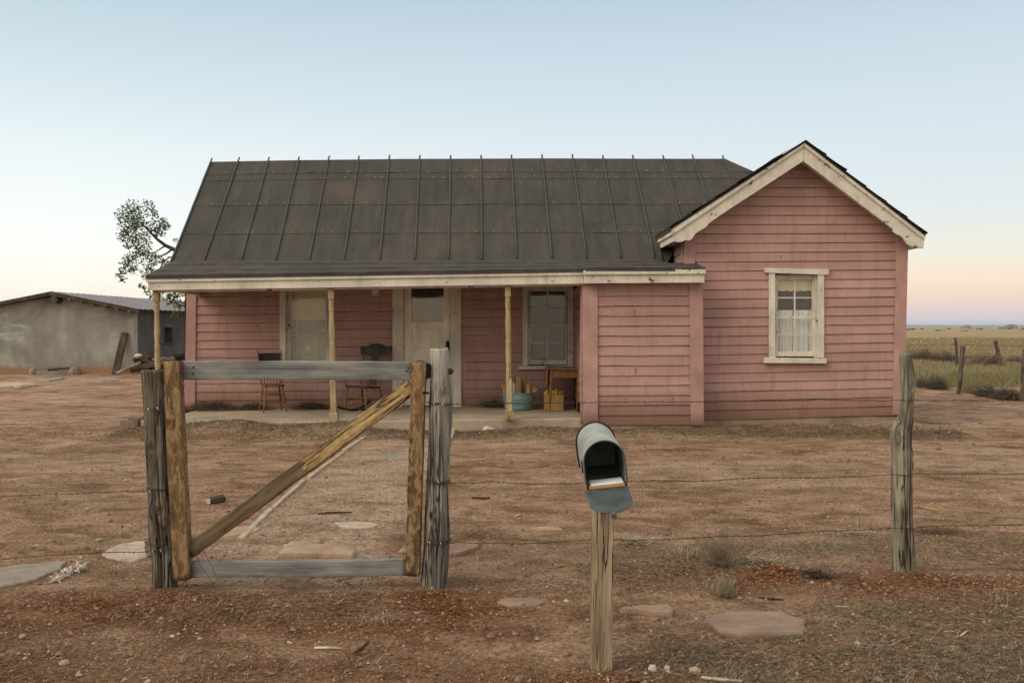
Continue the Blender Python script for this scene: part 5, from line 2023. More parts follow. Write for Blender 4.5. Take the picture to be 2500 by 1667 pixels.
# drifts of dead weed on the porch against the wall
def weed_heap(name, x, y, rx, h, n, mat, label, cat, ry=None, z0=None, lift=0.6, length=(0.06, 0.2), rad=0.0022, seed=0, group=None):
    rng = random.Random(seed)
    ry = ry or rx * 0.4
    mb = MB()
    for _ in range(n):
        u, v = rng.gauss(0, 0.45), rng.gauss(0, 0.45)
        px, py = x + u * rx, y + v * ry
        hh = h * math.exp(-(u * u + v * v) * 1.3) * rng.random()
        zb = (z0 if z0 is not None else g(px, py)) + hh
        L = rng.uniform(*length)
        a = rng.uniform(0, 2 * math.pi)
        e = rng.uniform(-0.2, lift)
        d_ = Vector((math.cos(a) * math.cos(e), math.sin(a) * math.cos(e), math.sin(e))) * L
        p = Vector((px, py, zb + 0.003))
        bend = Vector((rng.uniform(-1, 1), rng.uniform(-1, 1), rng.uniform(-0.2, 0.6))) * L * 0.18
        w = Vector((-math.sin(a), math.cos(a), 0.4)) * rad * rng.uniform(0.6, 1.6)
        q, e_ = p + d_ * 0.5 + bend, p + d_
        mb.add([p - w, p + w, q + w, q - w, e_], [[0, 1, 2, 3], [3, 2, 4]])
    o = mb.build(name, mat)
    return tag(o, label, cat, group)


weed_heap('dead_weed', X_(520, 16.55), 16.55, 0.62, 0.16, 1500, MT['darkstraw'], 'long drift of dead weed on the porch at its left end', 'dead weed', 0.16, slab_z(-5.5, 16.6), seed=1)
weed_heap('dead_weed', X_(622, 16.58), 16.58, 0.34, 0.13, 700, MT['darkstraw'], 'drift of dead weed behind the spindle chair', 'dead weed', 0.13, slab_z(-4.7, 16.6), seed=2)
weed_heap('dead_weed', X_(762, 16.58), 16.58, 0.40, 0.13, 900, MT['darkstraw'], 'drift of dead weed between the spindle chair and the middle porch post', 'dead weed', 0.13, slab_z(-3.7, 16.6), seed=3)
weed_heap('dead_weed', X_(1203, 16.6), 16.6, 0.30, 0.11, 600, MT['darkstraw'], 'small drift of dead weed left of the washtub', 'dead weed', 0.12, slab_z(0, 16.6), seed=4)

# ------------------------------------------------------------------ shed
YSH = 32.0
sx1 = X_(328, YSH)
sax, saz = X_(124.5, YSH - 0.3), Z_(713, YSH - 0.3)
sx0 = 2 * sax - sx1
ze = 2.29
shed = thing('shed', 'low old shed with grey rendered walls and a shallow tin roof', 'shed', (sax, YSH, 0))
mb = MB()
rows = []
gable = [(sx0, -0.3), (sx1, -0.3), (sx1, ze), (sax, saz - 0.10), (sx0, ze)]
mb.prism([(x, YSH, z) for x, z in gable], (0, 0.35, 0))
mb.build('gable_wall', MT['adobe'], shed, bevel=0.05)
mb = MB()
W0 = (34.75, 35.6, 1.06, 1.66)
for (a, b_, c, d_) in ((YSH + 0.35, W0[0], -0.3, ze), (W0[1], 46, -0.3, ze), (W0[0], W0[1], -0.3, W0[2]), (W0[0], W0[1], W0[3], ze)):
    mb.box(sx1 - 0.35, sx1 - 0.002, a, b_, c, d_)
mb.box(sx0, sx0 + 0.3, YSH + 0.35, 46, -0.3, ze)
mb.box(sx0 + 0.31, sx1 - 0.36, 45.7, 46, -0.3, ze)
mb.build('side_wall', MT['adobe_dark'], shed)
mb = MB()
mb.box(sx1 - 0.30, sx1 - 0.25, W0[0], W0[0] + 0.09, W0[2], W0[3]); mb.box(sx1 - 0.30, sx1 - 0.25, W0[1] - 0.22, W0[1], W0[2], W0[3])
mb.box(sx1 - 0.1, sx1 + 0.04, W0[0] - 0.1, W0[1] + 0.1, W0[2] - 0.05, W0[2] - 0.001)
mb.build('window_frame', MT['rust'], shed)
for sgn, xe in ((1, sx1 + 0.30), (-1, sx0 - 0.30)):
    zeave = ze + 0.02
    rows = []
    n = 90
    for j in range(2):
        row = []
        for i in range(n + 1):
            y = YSH - 0.35 + (46.4 - YSH + 0.35) * i / n
            c = 0.018 * math.sin(i * 2.2)
            row.append((sax, y, saz + 0.02 + c) if j == 0 else (xe, y, zeave + c))
        rows.append(row)
    mb = MB()
    mb.grid(rows)
    mb.add([(sax, YSH - 0.33, saz - 0.02), (xe, YSH - 0.33, zeave - 0.04), (xe, 46.3, zeave - 0.04), (sax, 46.3, saz - 0.02)], [[0, 1, 2, 3]])
    mb.build('roof', MT['tin'], shed)
    mb = MB()
    mb.prism([(sax, YSH - 0.36, saz + 0.01), (xe, YSH - 0.36, zeave - 0.02), (xe, YSH - 0.36, zeave - 0.12), (sax, YSH - 0.36, saz - 0.12)], (0, 0.05, 0))
    recalc(mb.build('barge_pole', MT['bark'], shed))
for k in range(6):
    u = 0.22 + k * 0.14
    mb = MB()
    x, z = sax + (sx1 + 0.2 - sax) * u, saz - 0.13 + (ze - 0.02 - saz + 0.04) * u
    mb.tube([(x, YSH - 0.38, z), (x, YSH + 0.3, z)], 0.045, 8)
    mb.build('rafter_end', MT['brownpost'], shed)
mb = MB()
mb.tube([(sax + 0.15, YSH - 0.42, saz - 0.27), (sax + 0.15, YSH + 0.2, saz - 0.27)], 0.12, 14)
mb.build('ridge_beam', MT['bark'], shed)
wv = MB()
wv.box(sx0 + 0.1, sx1 - 0.1, YSH + 1.2, YSH + 1.3, 0, 2.2)

ld = plank('leaning_plank', (X_(284, 31.6), 31.5, 0.0), (X_(303, 31.9), 31.95, Z_(812, 31.9)), 0.24, 0.10, MT['bark'], None, 5, 0.01)
tag(ld, 'dark old board leaning against the corner of the grey shed', 'board')

YK = 30.6
logs = [((285, 912), (345, 886), 0.06, 'pale'), ((322, 900), (420, 884), 0.10, 'dark'), ((330, 888), (388, 872), 0.09, 'dark'), ((350, 895), (440, 880), 0.11, 'dark'), ((372, 878), (432, 874), 0.04, 'pale'),
        ((395, 873), (436, 879), 0.035, 'pale'), ((340, 872), (380, 893), 0.10, 'dark'), ((318, 905), (360, 897), 0.08, 'dark'), ((405, 898), (446, 886), 0.10, 'dark'), ((390, 888), (430, 893), 0.09, 'dark'),
        ((326, 880), (352, 868), 0.07, 'dark'), ((430, 872), (452, 868), 0.14, 'black'), ((360, 905), (410, 903), 0.09, 'dark'), ((343, 866), (372, 884), 0.05, 'dark')]
for k, (a, b_, r, kind) in enumerate(logs):
    jig = 0.35 * ((k * 37 % 11) / 11 - 0.5)
    lab = {'pale': 'pale bleached branch lying on the woodpile by the grey shed', 'dark': 'dark rough log heaped on the woodpile by the grey shed', 'black': 'thick charred black log end behind the woodpile, by the house corner'}[kind]
    if k == 0:
        lab = 'long pale branch lying out from the left end of the woodpile'
    if k == 5:
        lab = 'thin pale branch on top of the woodpile, by the house corner'
    if k == 4:
        lab = 'pale branch lying right across the top of the woodpile'
    pa, pb = P(a[0], a[1], YK + jig), P(b_[0], b_[1], YK + jig + 0.2)
    split_log('log', pa, pb, r, 60 + k, lab, 'log', 'logs heaped by the grey shed', [MT['mailpost'], MT['mailpost']] if kind == 'pale' else ([MT['iron'], MT['iron']] if kind == 'black' else [MT['bark'], MT['bark']]), wedge=False)
mb = MB()
c = P(352, 876, YK - 0.2)
mb.prism([P(344, 879, YK - 0.1), P(364, 873, YK - 0.1), P(362, 861, YK), P(356, 855, YK), P(347, 864, YK)], (0.05, 0.12, 0))
tag(recalc(mb.build('rusty_plate', MT['rust'])), 'rust brown metal plate standing up from the woodpile', 'metal plate')
mb = MB()
mb.lathe([(0.0, -0.08), (0.1, -0.06), (0.15, 0), (0.1, 0.06), (0.0, 0.08)], P(338, 869, YK - 0.1), 10)
tag(mb.build('white_tin', MT['chalk'], smooth=True), 'white tin lying on the left of the woodpile', 'tin')
for k, (a, b_, c, d_, lab) in enumerate([(90, 912, 180, 908, 'long grey rotten plank at the foot of the grey shed wall'), (118, 905, 170, 902, 'dark short plank lying against the foot of the grey shed wall')]):
    o = plank('rotten_plank', P(a, b_, 31.6 - k * 0.2 + 0.3 * k), P(c, d_, 31.7 + 0.1 * k), 0.16, 0.12, MT['bark'] if k else MT['rail'], None, 70 + k, 0.02)
    tag(o, lab, 'plank', 'planks at the foot of the shed')
for k, (x, y, r, lab) in enumerate([(182, 908, 0.22, 'dark red clod at the foot of the grey shed wall'), (80, 906, 0.13, 'pale stub standing at the foot of the grey shed wall')]):
    mb = MB()
    c = P(x, y, 31.7)
    mb.lathe([(r * 0.9, -0.2), (r, 0), (r * 0.7, r * 0.6), (0.01, r * 0.9)], c, 9)
    tag(mb.build('clod', MT['blockstone'] if k == 0 else MT['greystone']), lab, 'clod')

# ------------------------------------------------------------------ tree behind the house corner
def leaf_tree(name, label):
    t = thing(name, label, 'tree', (-7.15, 22.4, 0))
    rng = random.Random(11)
    mb = MB()
    trunk = [Vector((-7.15, 22.4, -0.1)), Vector((-7.1, 22.4, 0.9)), Vector((-7.0, 22.45, 1.8)), Vector((-7.1, 22.4, 2.7))]
    mb.tube(trunk, [0.20, 0.16, 0.14, 0.12], 10)
    Yt = 22.4
    limbs = [
        ([trunk[3], P(440, 619, Yt), P(423, 608, Yt), P(405, 600, Yt), P(385, 585, Yt), P(366, 566, Yt), P(352, 552, Yt), P(335, 535, Yt)], [0.10, 0.075, 0.07, 0.06, 0.05, 0.04, 0.032, 0.015]),
        ([P(421, 608, Yt), P(405, 620, Yt - 0.2), P(385, 628, Yt - 0.3), P(345, 620, Yt - 0.4), P(305, 632, Yt - 0.4)], [0.04, 0.03, 0.022, 0.016, 0.008]),
        ([P(402, 601, Yt), P(388, 610, Yt + 0.2), P(375, 618, Yt + 0.2), P(350, 616, Yt + 0.3)], [0.03, 0.02, 0.016, 0.008]),
        ([P(437, 630, Yt), P(412, 628, Yt + 0.3), P(395, 645, Yt + 0.3), P(388, 662, Yt + 0.2)], [0.04, 0.028, 0.018, 0.008]),
        ([P(352, 552, Yt), P(330, 556, Yt + 0.3), P(306, 572, Yt + 0.2), P(298, 590, Yt + 0.1)], [0.03, 0.02, 0.014, 0.007]),
        ([P(366, 566, Yt), P(385, 556, Yt - 0.3), P(402, 552, Yt - 0.3)], [0.03, 0.018, 0.008]),
        ([trunk[3], Vector((-6.7, 22.9, 3.6)), Vector((-6.3, 23.2, 4.3))], [0.10, 0.06, 0.03]),
        ([trunk[3], Vector((-6.8, 22.0, 3.3)), Vector((-6.2, 21.9, 3.9))], [0.09, 0.05, 0.02]),
        ([P(305, 632, Yt - 0.4), P(318, 668, Yt - 0.3), P(338, 671, Yt - 0.3)], [0.01, 0.007, 0.004]),
        ([trunk[2], P(452, 700, 21.9), P(425, 716, 21.8), P(405, 735, 21.8)], [0.06, 0.03, 0.018, 0.008]),
    ]
    for pts, rs in limbs:
        mb.tube(pts, [q * 0.72 for q in rs], 7)
    clumps = [  # photo column, row, radius in pixels, leaves
        (322, 505, 18, 85), (306, 524, 20, 125), (335, 525, 20, 130), (312, 548, 22, 175), (338, 545, 18, 120), (362, 500, 12, 60), (372, 520, 12, 60), (324, 570, 22, 165), (304, 575, 14, 70), (352, 575, 15, 80),
        (375, 553, 15, 95), (398, 545, 13, 85), (392, 566, 13, 80), (406, 552, 9, 45), (330, 592, 14, 85), (312, 600, 8, 35), (358, 598, 12, 50), (345, 610, 12, 60), (318, 628, 14, 80), (306, 642, 10, 55), (340, 625, 14, 80), (363, 622, 13, 70),
        (380, 632, 13, 60), (366, 645, 12, 65), (350, 660, 8, 30), (322, 657, 8, 40), (298, 662, 10, 55), (288, 672, 6, 22), (300, 680, 7, 30), (330, 652, 7, 30), (400, 640, 10, 40), (395, 660, 9, 40), (372, 665, 10, 40),
        (354, 675, 7, 25), (343, 697, 6, 26), (350, 702, 5, 15), (360, 712, 8, 24), (372, 722, 8, 26), (400, 718, 12, 60), (420, 722, 12, 70), (438, 715, 10, 50), (430, 738, 12, 60), (442, 745, 10, 45), (428, 765, 10, 40), (412, 735, 9, 30),
        (428, 585, 5, 14), (415, 650, 8, 30)]
    cl = MB()
    for px, py, r, n in clumps:
        dY = rng.uniform(-0.5, 0.5)
        if py > 705 and px > 390:
            dY = -0.6
        c = P(px, py, Yt + dY)
        rw = r * Yt / F * 1.2
        for _ in range(int(n * 1.4)):
            while True:
                q = Vector((rng.uniform(-1, 1), rng.uniform(-1, 1), rng.uniform(-1, 1)))
                if q.length < 1:
                    break
            p = c + q * rw
            L = rng.uniform(0.045, 0.085)
            a = rng.uniform(0, 2 * math.pi)
            dv = Vector((math.cos(a) * 0.8, math.sin(a) * 0.8, rng.uniform(-0.9, 0.3))).normalized() * L
            sv = dv.cross(Vector((rng.uniform(-1, 1), rng.uniform(-1, 1), rng.uniform(-1, 1)))).normalized() * L * 0.28
            cl.add([p, p + dv * 0.45 + sv, p + dv, p + dv * 0.45 - sv], [[0, 1, 2, 3]])
    for _ in range(70):                                      # the rest of the crown, behind the roof
        c = Vector((rng.uniform(-7.2, -4.9), rng.uniform(21.6, 23.8), rng.uniform(2.6, 4.6)))
        if c.x < -6.6 - 0.25 * (c.z - 2.6) * -1 and c.z > 2.6 and (c.x - 0) * F / c.y + 1250 < 560:
            continue
        for _ in range(26):
            p = c + Vector((rng.gauss(0, 0.16), rng.gauss(0, 0.16), rng.gauss(0, 0.14)))
            L = rng.uniform(0.04, 0.08)
            a = rng.uniform(0, 2 * math.pi)
            dv = Vector((math.cos(a) * 0.8, math.sin(a) * 0.8, rng.uniform(-0.9, 0.3))).normalized() * L
            sv = dv.cross(Vector((rng.uniform(-1, 1), rng.uniform(-1, 1), rng.uniform(-1, 1)))).normalized() * L * 0.28
            cl.add([p, p + dv * 0.45 + sv, p + dv, p + dv * 0.45 - sv], [[0, 1, 2, 3]])
    mb.build('trunk', MT['bark'], t, smooth=True)
    cl.build('crown', MT['leaf'], t)


leaf_tree('tree', 'small leafy tree reaching out from behind the left end of the house roof')

# ------------------------------------------------------------------ far fence and brush on the right
def far_post(base, top, wpx, Y, mat, seed, label):
    b_, t_ = P(base[0], base[1], Y), P(top[0], top[1], Y)
    b_.z = g(b_.x, Y) - 0.2
    o = plank('fence_post', b_, t_, wpx * Y / F, wpx * Y / F * 0.9, mat, None, seed, 0.014, nz=30, round_=0.4)
    return tag(o, label, 'fence post', 'old posts of the far field fence')


far_post((2338, 960), (2351, 844), 10.5, 22.8, MT['brownpost'], 81, 'far field fence post with a brown foot at the edge of the dirt')
far_post((2336, 900), (2333, 824), 7, 36, MT['brownpost'], 82, 'thin dark fence post just behind the brown-footed one in the field')
far_post((2449, 902), (2430, 832), 9, 36, MT['brownpost'], 83, 'far field fence post that leans steeply to the left')
far_post((2495, 978), (2501, 850), 10, 20.6, MT['brownpost'], 84, 'field fence post cut by the right edge of the photo')
mb = MB()
for ys in ((843, 842, 846), (871, 870, 868)):
    mb.tube([P(2190, ys[0], 36), P(2335, ys[0], 36), P(2436, ys[1] + 1, 36), P(2560, ys[2], 36)], 0.007, 4)
tag(mb.build('field_wire', MT['wire']), 'thin wires strung between the far field fence posts', 'wire')


def shrub(name, x, y, rx, h, n, mat, label, cat='shrub', group=None, seed=0, rad=0.006, spread=1.0, z=None):
    rng = random.Random(seed)
    mb = MB()
    z0 = g(x, y) if z is None else z
    for _ in range(int(n * 2.0)):
        a = rng.uniform(0, 2 * math.pi)
        e = rng.uniform(0.05, 1.45)
        L = rng.uniform(0.45, 1.0)
        base = Vector((x + rng.gauss(0, 0.12) * rx, y + rng.gauss(0, 0.12) * rx, z0 - 0.01))
        pts = [base]
        d_ = Vector((math.cos(a) * math.cos(e) * rx, math.sin(a) * math.cos(e) * rx, math.sin(e) * h)) * L
        cur = base
        for s in range(4):
            cur = cur + d_ / 4 + Vector((rng.gauss(0, 0.07) * rx, rng.gauss(0, 0.07) * rx, rng.gauss(0, 0.05) * h))
            cur.z = max(cur.z, z0 + 0.005)
            pts.append(cur.copy())
        r0 = rad * rng.uniform(0.5, 1.2)
        mb.tube(pts, [r0, r0 * 0.8, r0 * 0.6, r0 * 0.45, r0 * 0.25], 3, cap=False)
        for s in range(1, 5):
            for _k in range(3):
                dv = Vector((rng.gauss(0, 1), rng.gauss(0, 1), rng.gauss(0.3, 0.8))).normalized() * rx * rng.uniform(0.1, 0.3)
                q = pts[s] + dv
                q.z = max(q.z, z0 + 0.004)
                mb.tube([pts[s], pts[s].lerp(q, 0.5) + Vector((rng.gauss(0, 0.02), rng.gauss(0, 0.02), rng.gauss(0, 0.02))) * rx, q], [r0 * 0.5, r0 * 0.35, r0 * 0.2], 3, cap=False)
    o = mb.build(name, mat)
    return tag(o, label, cat, group)


def at_px(px, py):
    p = GP(px, py)
    return p.x, p.y


x, y = at_px(1775, 1392)
shrub('dry_shrub', x, y + 0.15, 0.25, 0.36, 52, MT['shrubtwig'], 'tangled leafless shrub under the lowest wire between mailbox and knotty post', seed=5, rad=0.0022)
x, y = at_px(1775, 1455)
shrub('dry_shrub', x, y, 0.12, 0.20, 26, MT['paletwig'], 'low pale twiggy weed just behind the large flat stone', seed=6, rad=0.002)
for k, (px, py, rx, h, n, m, lab) in enumerate([
        (2288, 950, 0.42, 0.38, 90, 'twig', 'round dark brush clump left of the brown-footed field post'),
        (2255, 946, 0.35, 0.30, 60, 'twig', 'dark brush clump beside the right wall of the house'),
        (2410, 968, 0.42, 0.30, 80, 'twig', 'low brown brush clump between the two nearest field posts'),
        (2470, 976, 0.45, 0.28, 80, 'twig', 'low dark brush clump by the field post at the photo edge'),
        (2368, 958, 0.35, 0.20, 50, 'paletwig', 'low pale brush right of the brown-footed field post'),
        (2438, 974, 0.30, 0.20, 45, 'twig', 'small brown brush clump between two darker ones at the dirt edge'),
        (2395, 898, 0.95, 0.62, 110, 'paletwig', 'wide grey leafless brush between the two rear field posts'),
        (2255, 884, 0.80, 0.70, 90, 'twig', 'dark brush mound seen over the knotty post'),
        (2308, 888, 0.75, 0.60, 90, 'twig', 'brown brush mound left of the rear field posts'),
        (2360, 892, 0.5, 0.5, 60, 'twig', 'dark brush mound against the two close field posts'),
        (2425, 899, 0.55, 0.55, 70, 'twig', 'dark brush at the foot of the leaning field post'),
        (2480, 890, 0.6, 0.35, 60, 'twig', 'low brush beyond the leaning field post')]):
    x, y = at_px(px, py)
    shrub('brush', x, y, rx, h, n, MT[m], lab, 'brush', 'dry brush along the field fence', 30 + k, 0.009 if y < 28 else 0.014)

x, y = at_px(2005, 1408)
weed_heap('twig_heap', x, y, 0.13, 0.03, 160, MT['bark'], 'dark twigs lying in a hollow left of the knotty post', 'twigs', 0.05, None, 0.35, (0.05, 0.14), 0.0022, seed=12)
x, y = at_px(1855, 1375)
weed_heap('straw_heap', x, y, 0.22, 0.04, 420, MT['straw'], 'flattened heap of pale straw at the right of the tangled shrub', 'straw', 0.07, None, 0.4, (0.04, 0.12), 0.0014, seed=13)
x, y = at_px(2085, 1305)
weed_heap('straw_heap', x, y, 0.28, 0.03, 380, MT['straw'], 'flattened heap of pale straw left of the knotty post foot, near the lowest wire', 'straw', 0.08, None, 0.4, (0.04, 0.12), 0.0014, seed=14)
x, y = at_px(1540, 1325)
weed_heap('straw_heap', x, y, 0.20, 0.03, 260, MT['straw'], 'flattened heap of pale straw just right of the mailbox post', 'straw', 0.08, None, 0.4, (0.04, 0.12), 0.0014, seed=15)
x, y = at_px(2290, 1300)
weed_heap('straw_heap', x, y, 0.30, 0.03, 300, MT['darkstraw'], 'flattened heap of dark stalks right of the knotty post', 'straw', 0.10, None, 0.4, (0.04, 0.12), 0.0014, seed=16)

# ------------------------------------------------------------------ stones and bits lying about
def slab(name, pts, mat, label, cat='flat stone', h=0.03, group='flat stones lying about the yard', seed=0, tilt=(0, 0), sink=0.02):
    """A flat stone from its outline on the ground in photo pixels."""
    sink = min(sink, h * 0.3)
    ps_ = [GP(a, b_) for a, b_ in pts]
    c = sum(ps_, Vector((0, 0, 0))) / len(ps_)
    dense = []
    n = len(ps_)
    for i in range(n):
        for u in (0, 0.2, 0.4, 0.6, 0.8):
            q = ps_[i].lerp(ps_[(i + 1) % n], u)
            d_ = q - c
            dense.append(c + d_ * (1 + 0.10 * mnoise.noise((q.x * 9, q.y * 9, seed)) + 0.07 * mnoise.noise((q.x * 28, q.y * 28, seed))))
    m = len(dense)
    zc = max(p.z for p in ps_) * 0.5 + c.z * 0.5
    vs, fs = [], []
    rings = [(1.0, -0.05), (1.0, h * 0.55), (0.965, h * 0.92), (0.85, h), (0.5, h * 1.02), (0.2, h)]
    for s, z in rings:
        for p in dense:
            d_ = p - c
            q = c + d_ * s
            zz = zc - sink + z + tilt[0] * d_.x * s + tilt[1] * d_.y * s
            if z > 0:
                zz += 0.12 * h * mnoise.noise((q.x * 9, q.y * 9, seed + 1)) + 0.05 * h * mnoise.noise((q.x * 40, q.y * 40, seed + 1))
            vs.append((q.x - c.x, q.y - c.y, zz - c.z))
    for j in range(len(rings) - 1):
        for k in range(m):
            k2 = (k + 1) % m
            fs.append([j * m + k, j * m + k2, (j + 1) * m + k2, (j + 1) * m + k])
    fs.append([(len(rings) - 1) * m + k for k in range(m)])
    mb = MB()
    mb.add(vs, fs)
    o = mb.build(name, mat, local=True)
    o.location = c
    return tag(recalc(o), label, cat, group)


slab('flat_stone', [(1722, 1522), (1749, 1506), (1772, 1498), (1904, 1499), (1959, 1518), (1973, 1543), (1966, 1553), (1810, 1556), (1752, 1550)], MT['pinkstone'], 'large oval flat stone in the right foreground', h=0.035, seed=1)
slab('flat_stone', [(1515, 1492), (1560, 1487), (1630, 1485), (1648, 1497), (1640, 1506), (1560, 1500)], MT['pinkstone'], 'narrow wedge of stone just right of the mailbox post', h=0.04, seed=2)
slab('flat_stone', [(680, 1362), (692, 1340), (720, 1333), (790, 1337), (850, 1342), (872, 1356), (860, 1366), (760, 1364)], MT['sandstone'], 'thick tan sandstone slab lying behind the bottom rail of the gate', h=0.055, seed=3)
slab('flat_stone', [(1088, 1363), (1096, 1338), (1140, 1328), (1172, 1331), (1168, 1342), (1120, 1358)], MT['redstone'], 'red-brown stone slab just right of the tall gate post', h=0.045, seed=4)
slab('flat_stone', [(818, 1278), (850, 1275), (900, 1276), (926, 1281), (915, 1289), (860, 1292), (836, 1290)], MT['palestone'], 'pale flat stone in the path seen through the gate', h=0.016, seed=5)
slab('flat_stone', [(247, 1358), (268, 1340), (300, 1330), (352, 1326), (360, 1362), (330, 1372), (290, 1370)], MT['palestone'], 'pale flat stone just left of the squat gate-side post', h=0.025, seed=6)
slab('flat_stone', [(-40, 1438), (-30, 1392), (60, 1380), (167, 1371), (140, 1395), (90, 1418), (30, 1432)], MT['greystone'], 'large grey flagstone at the left edge of the photo', h=0.022, seed=7, tilt=(0.02, 0))
slab('flat_stone', [(1210, 1470), (1240, 1461), (1300, 1462), (1332, 1470), (1310, 1482), (1250, 1484)], MT['pinkstone'], 'dusty pink stone nearly buried left of the mailbox post', h=0.015, seed=8)
slab('flat_stone', [(-30, 944), (0, 941), (50, 939), (92, 943), (50, 947), (0, 947)], MT['palestone'], 'long pale slab in front of the shed at the left photo edge', h=0.10, seed=9)
slab('flat_stone', [(90, 931), (120, 926), (158, 923), (150, 928), (120, 932)], MT['greystone'], 'thin grey slab in front of the shed, right of the long pale one', h=0.06, seed=10)
slab('flat_stone', [(232, 929), (240, 925), (290, 926), (292, 930), (250, 932)], MT['greystone'], 'low grey slab in front of the woodpile', h=0.05, seed=11)
slab('flat_stone', [(495, 1302), (540, 1292), (600, 1286), (640, 1290), (620, 1300), (560, 1308), (520, 1312)], MT['sandstone'], 'thin tan stone behind the lower end of the gate brace', h=0.012, seed=12)
slab('flat_stone', [(1290, 1292), (1330, 1288), (1372, 1289), (1372, 1294), (1320, 1297)], MT['sandstone'], 'thin tan stone left of the mailbox post near the lowest wire', h=0.015, seed=13)
slab('flat_stone', [(930, 1118), (960, 1108), (1010, 1110), (1008, 1120), (960, 1124)], MT['greystone'], 'pale worn stone in the path just left of the hinge-side gate upright', h=0.014, seed=14)


def rock(px, py, r, mat, label, name='stone', flat=0.6, cat='stone', group='small stones lying about the yard', seed=0):
    p = GP(px, py)
    mb = MB()
    vs, fs = [], []
    nu, nv = 14, 8
    for j in range(nv + 1):
        th = math.pi * j / nv
        for i in range(nu):
            a = 2 * math.pi * i / nu
            d_ = Vector((math.sin(th) * math.cos(a), math.sin(th) * math.sin(a), math.cos(th)))
            k = 1 + 0.28 * mnoise.noise(d_ * 1.4 + Vector((seed, 0, 0))) + 0.12 * mnoise.noise(d_ * 3.5 + Vector((0, seed, 0)))
            vs.append((d_.x * r * k, d_.y * r * k, d_.z * r * flat * k + r * flat * 0.45))
    for j in range(nv):
        for i in range(nu):
            i2 = (i + 1) % nu
            fs.append([j * nu + i, j * nu + i2, (j + 1) * nu + i2, (j + 1) * nu + i])
    mb.add(vs, fs)
    o = mb.build(name, mat, local=True)
    o.location = p
    return tag(o, label, cat, group)


rock(1190, 1050, 0.115, MT['chalk'], 'whitish stone lying below the porch edge, right of the path', flat=0.5, seed=1)
rock(157, 1621, 0.026, MT['sandstone'], 'tan stone at the bottom left of the photo', seed=2)
rock(55, 1555, 0.019, MT['sandstone'], 'small tan stone near the left photo edge, below the grey flagstone', seed=3)
rock(1383, 1600, 0.02, MT['redstone'], 'small reddish stone left of the mailbox post foot', flat=0.9, seed=4)
rock(1593, 1636, 0.022, MT['chalk'], 'white pointed stone right of the mailbox post foot, the left one of a pair', flat=0.9, seed=5)
rock(1629, 1633, 0.017, MT['chalk'], 'white round stone right of the mailbox post foot, the right one of a pair', flat=0.8, seed=6)
rock(421, 1554, 0.014, MT['chalk'], 'small white stone in the dirt below the gate, the larger of two', seed=7)
rock(436, 1548, 0.010, MT['chalk'], 'tiny white stone in the dirt below the gate, the smaller of two', seed=8)
rock(985, 1348, 0.035, MT['sandstone'], 'pale stone showing left of the hinge-side gate upright', seed=9)
rock(1697, 1640, 0.03, MT['sandstone'], 'orange-tan stone at the bottom edge right of the white pair', seed=10)
rock(243, 1320, 0.03, MT['greystone'], 'small grey stone behind the pale flat stone by the squat post', seed=11)
rock(1335, 1103, 0.03, MT['sandstone'], 'small tan stone in the yard left of the mailbox', seed=13)

mb = MB()
c = GP(322, 1047)
mb.box(-0.16, 0.12, -0.1, 0.1, -0.02, 0.155)
mb.box(-0.06, 0.17, -0.02, 0.2, 0.156, 0.20)
bl_ = mb.build('stone_block', MT['blockstone'], local=True, bevel=0.012)
bl_.location = c
bl_.rotation_euler = (0, 0, 0.15)
tag(bl_, 'rough brown block lying left of the porch, behind the squat post', 'block')

a, b_ = GP(508, 1231), GP(541, 1226)
split_log('log', a + Vector((0, 0, 0.03)), b_ + Vector((0, 0.05, 0.03)), 0.035, 91, 'short cut log in the yard seen through the gate', 'log', None, [MT['bark'], MT['pale_wood']], wedge=False)


def stick(pts, r, mat, label, seed=0):
    ps_ = [GP(a, b_) + Vector((0, 0, r + 0.002 * (i % 2))) for i, (a, b_) in enumerate(pts)]
    mb = MB()
    mb.tube(ps_, [r * 0.8] + [r] * (len(ps_) - 2) + [r * 0.6], 7)
    return tag(mb.build('stick', mat, smooth=True), label, 'stick', 'sticks lying in the dirt')


stick([(768, 1584), (795, 1585), (836, 1586)], 0.008, MT['pale_wood'], 'pale bleached stick in the foreground below the gate')
stick([(864, 1597), (882, 1586), (892, 1577), (900, 1567)], 0.008, MT['bark'], 'dark crooked stick in the foreground, right of the pale one')
stick([(1712, 1657), (1760, 1664), (1812, 1666)], 0.009, MT['pale_wood'], 'long pale stick at the bottom edge right of the mailbox')
stick([(1012, 1499), (1030, 1496)], 0.006, MT['pale_wood'], 'short pale stick in the red dirt below the tall gate post')
stick([(1850, 1460), (1880, 1464), (1914, 1466)], 0.007, MT['bark'], 'dark stick just behind the large oval stone')
stick([(1255, 1264), (1266, 1259), (1278, 1258)], 0.008, MT['pale_wood'], 'small pale curved stick left of the mailbox post')
stick([(1152, 1217), (1180, 1219), (1196, 1218)], 0.012, MT['bark'], 'dark stick in the yard right of the tall gate post')
stick([(1667, 1333), (1700, 1346), (1727, 1354)], 0.006, MT['twig'], 'thin grey stick left of the tangled shrub')
stick([(2040, 1482), (2075, 1484)], 0.006, MT['pale_wood'], 'short pale stick among the straw right of the oval stone')
stick([(775, 1256), (800, 1254), (860, 1252)], 0.009, MT['bark'], 'long brown stick across the path seen through the gate')
stick([(2345, 1555), (2362, 1543)], 0.008, MT['pale_wood'], 'short white stick in the straw at the right')
stick([(2240, 1238), (2270, 1246), (2292, 1250)], 0.012, MT['crate'], 'orange-brown stick right of the knotty post')

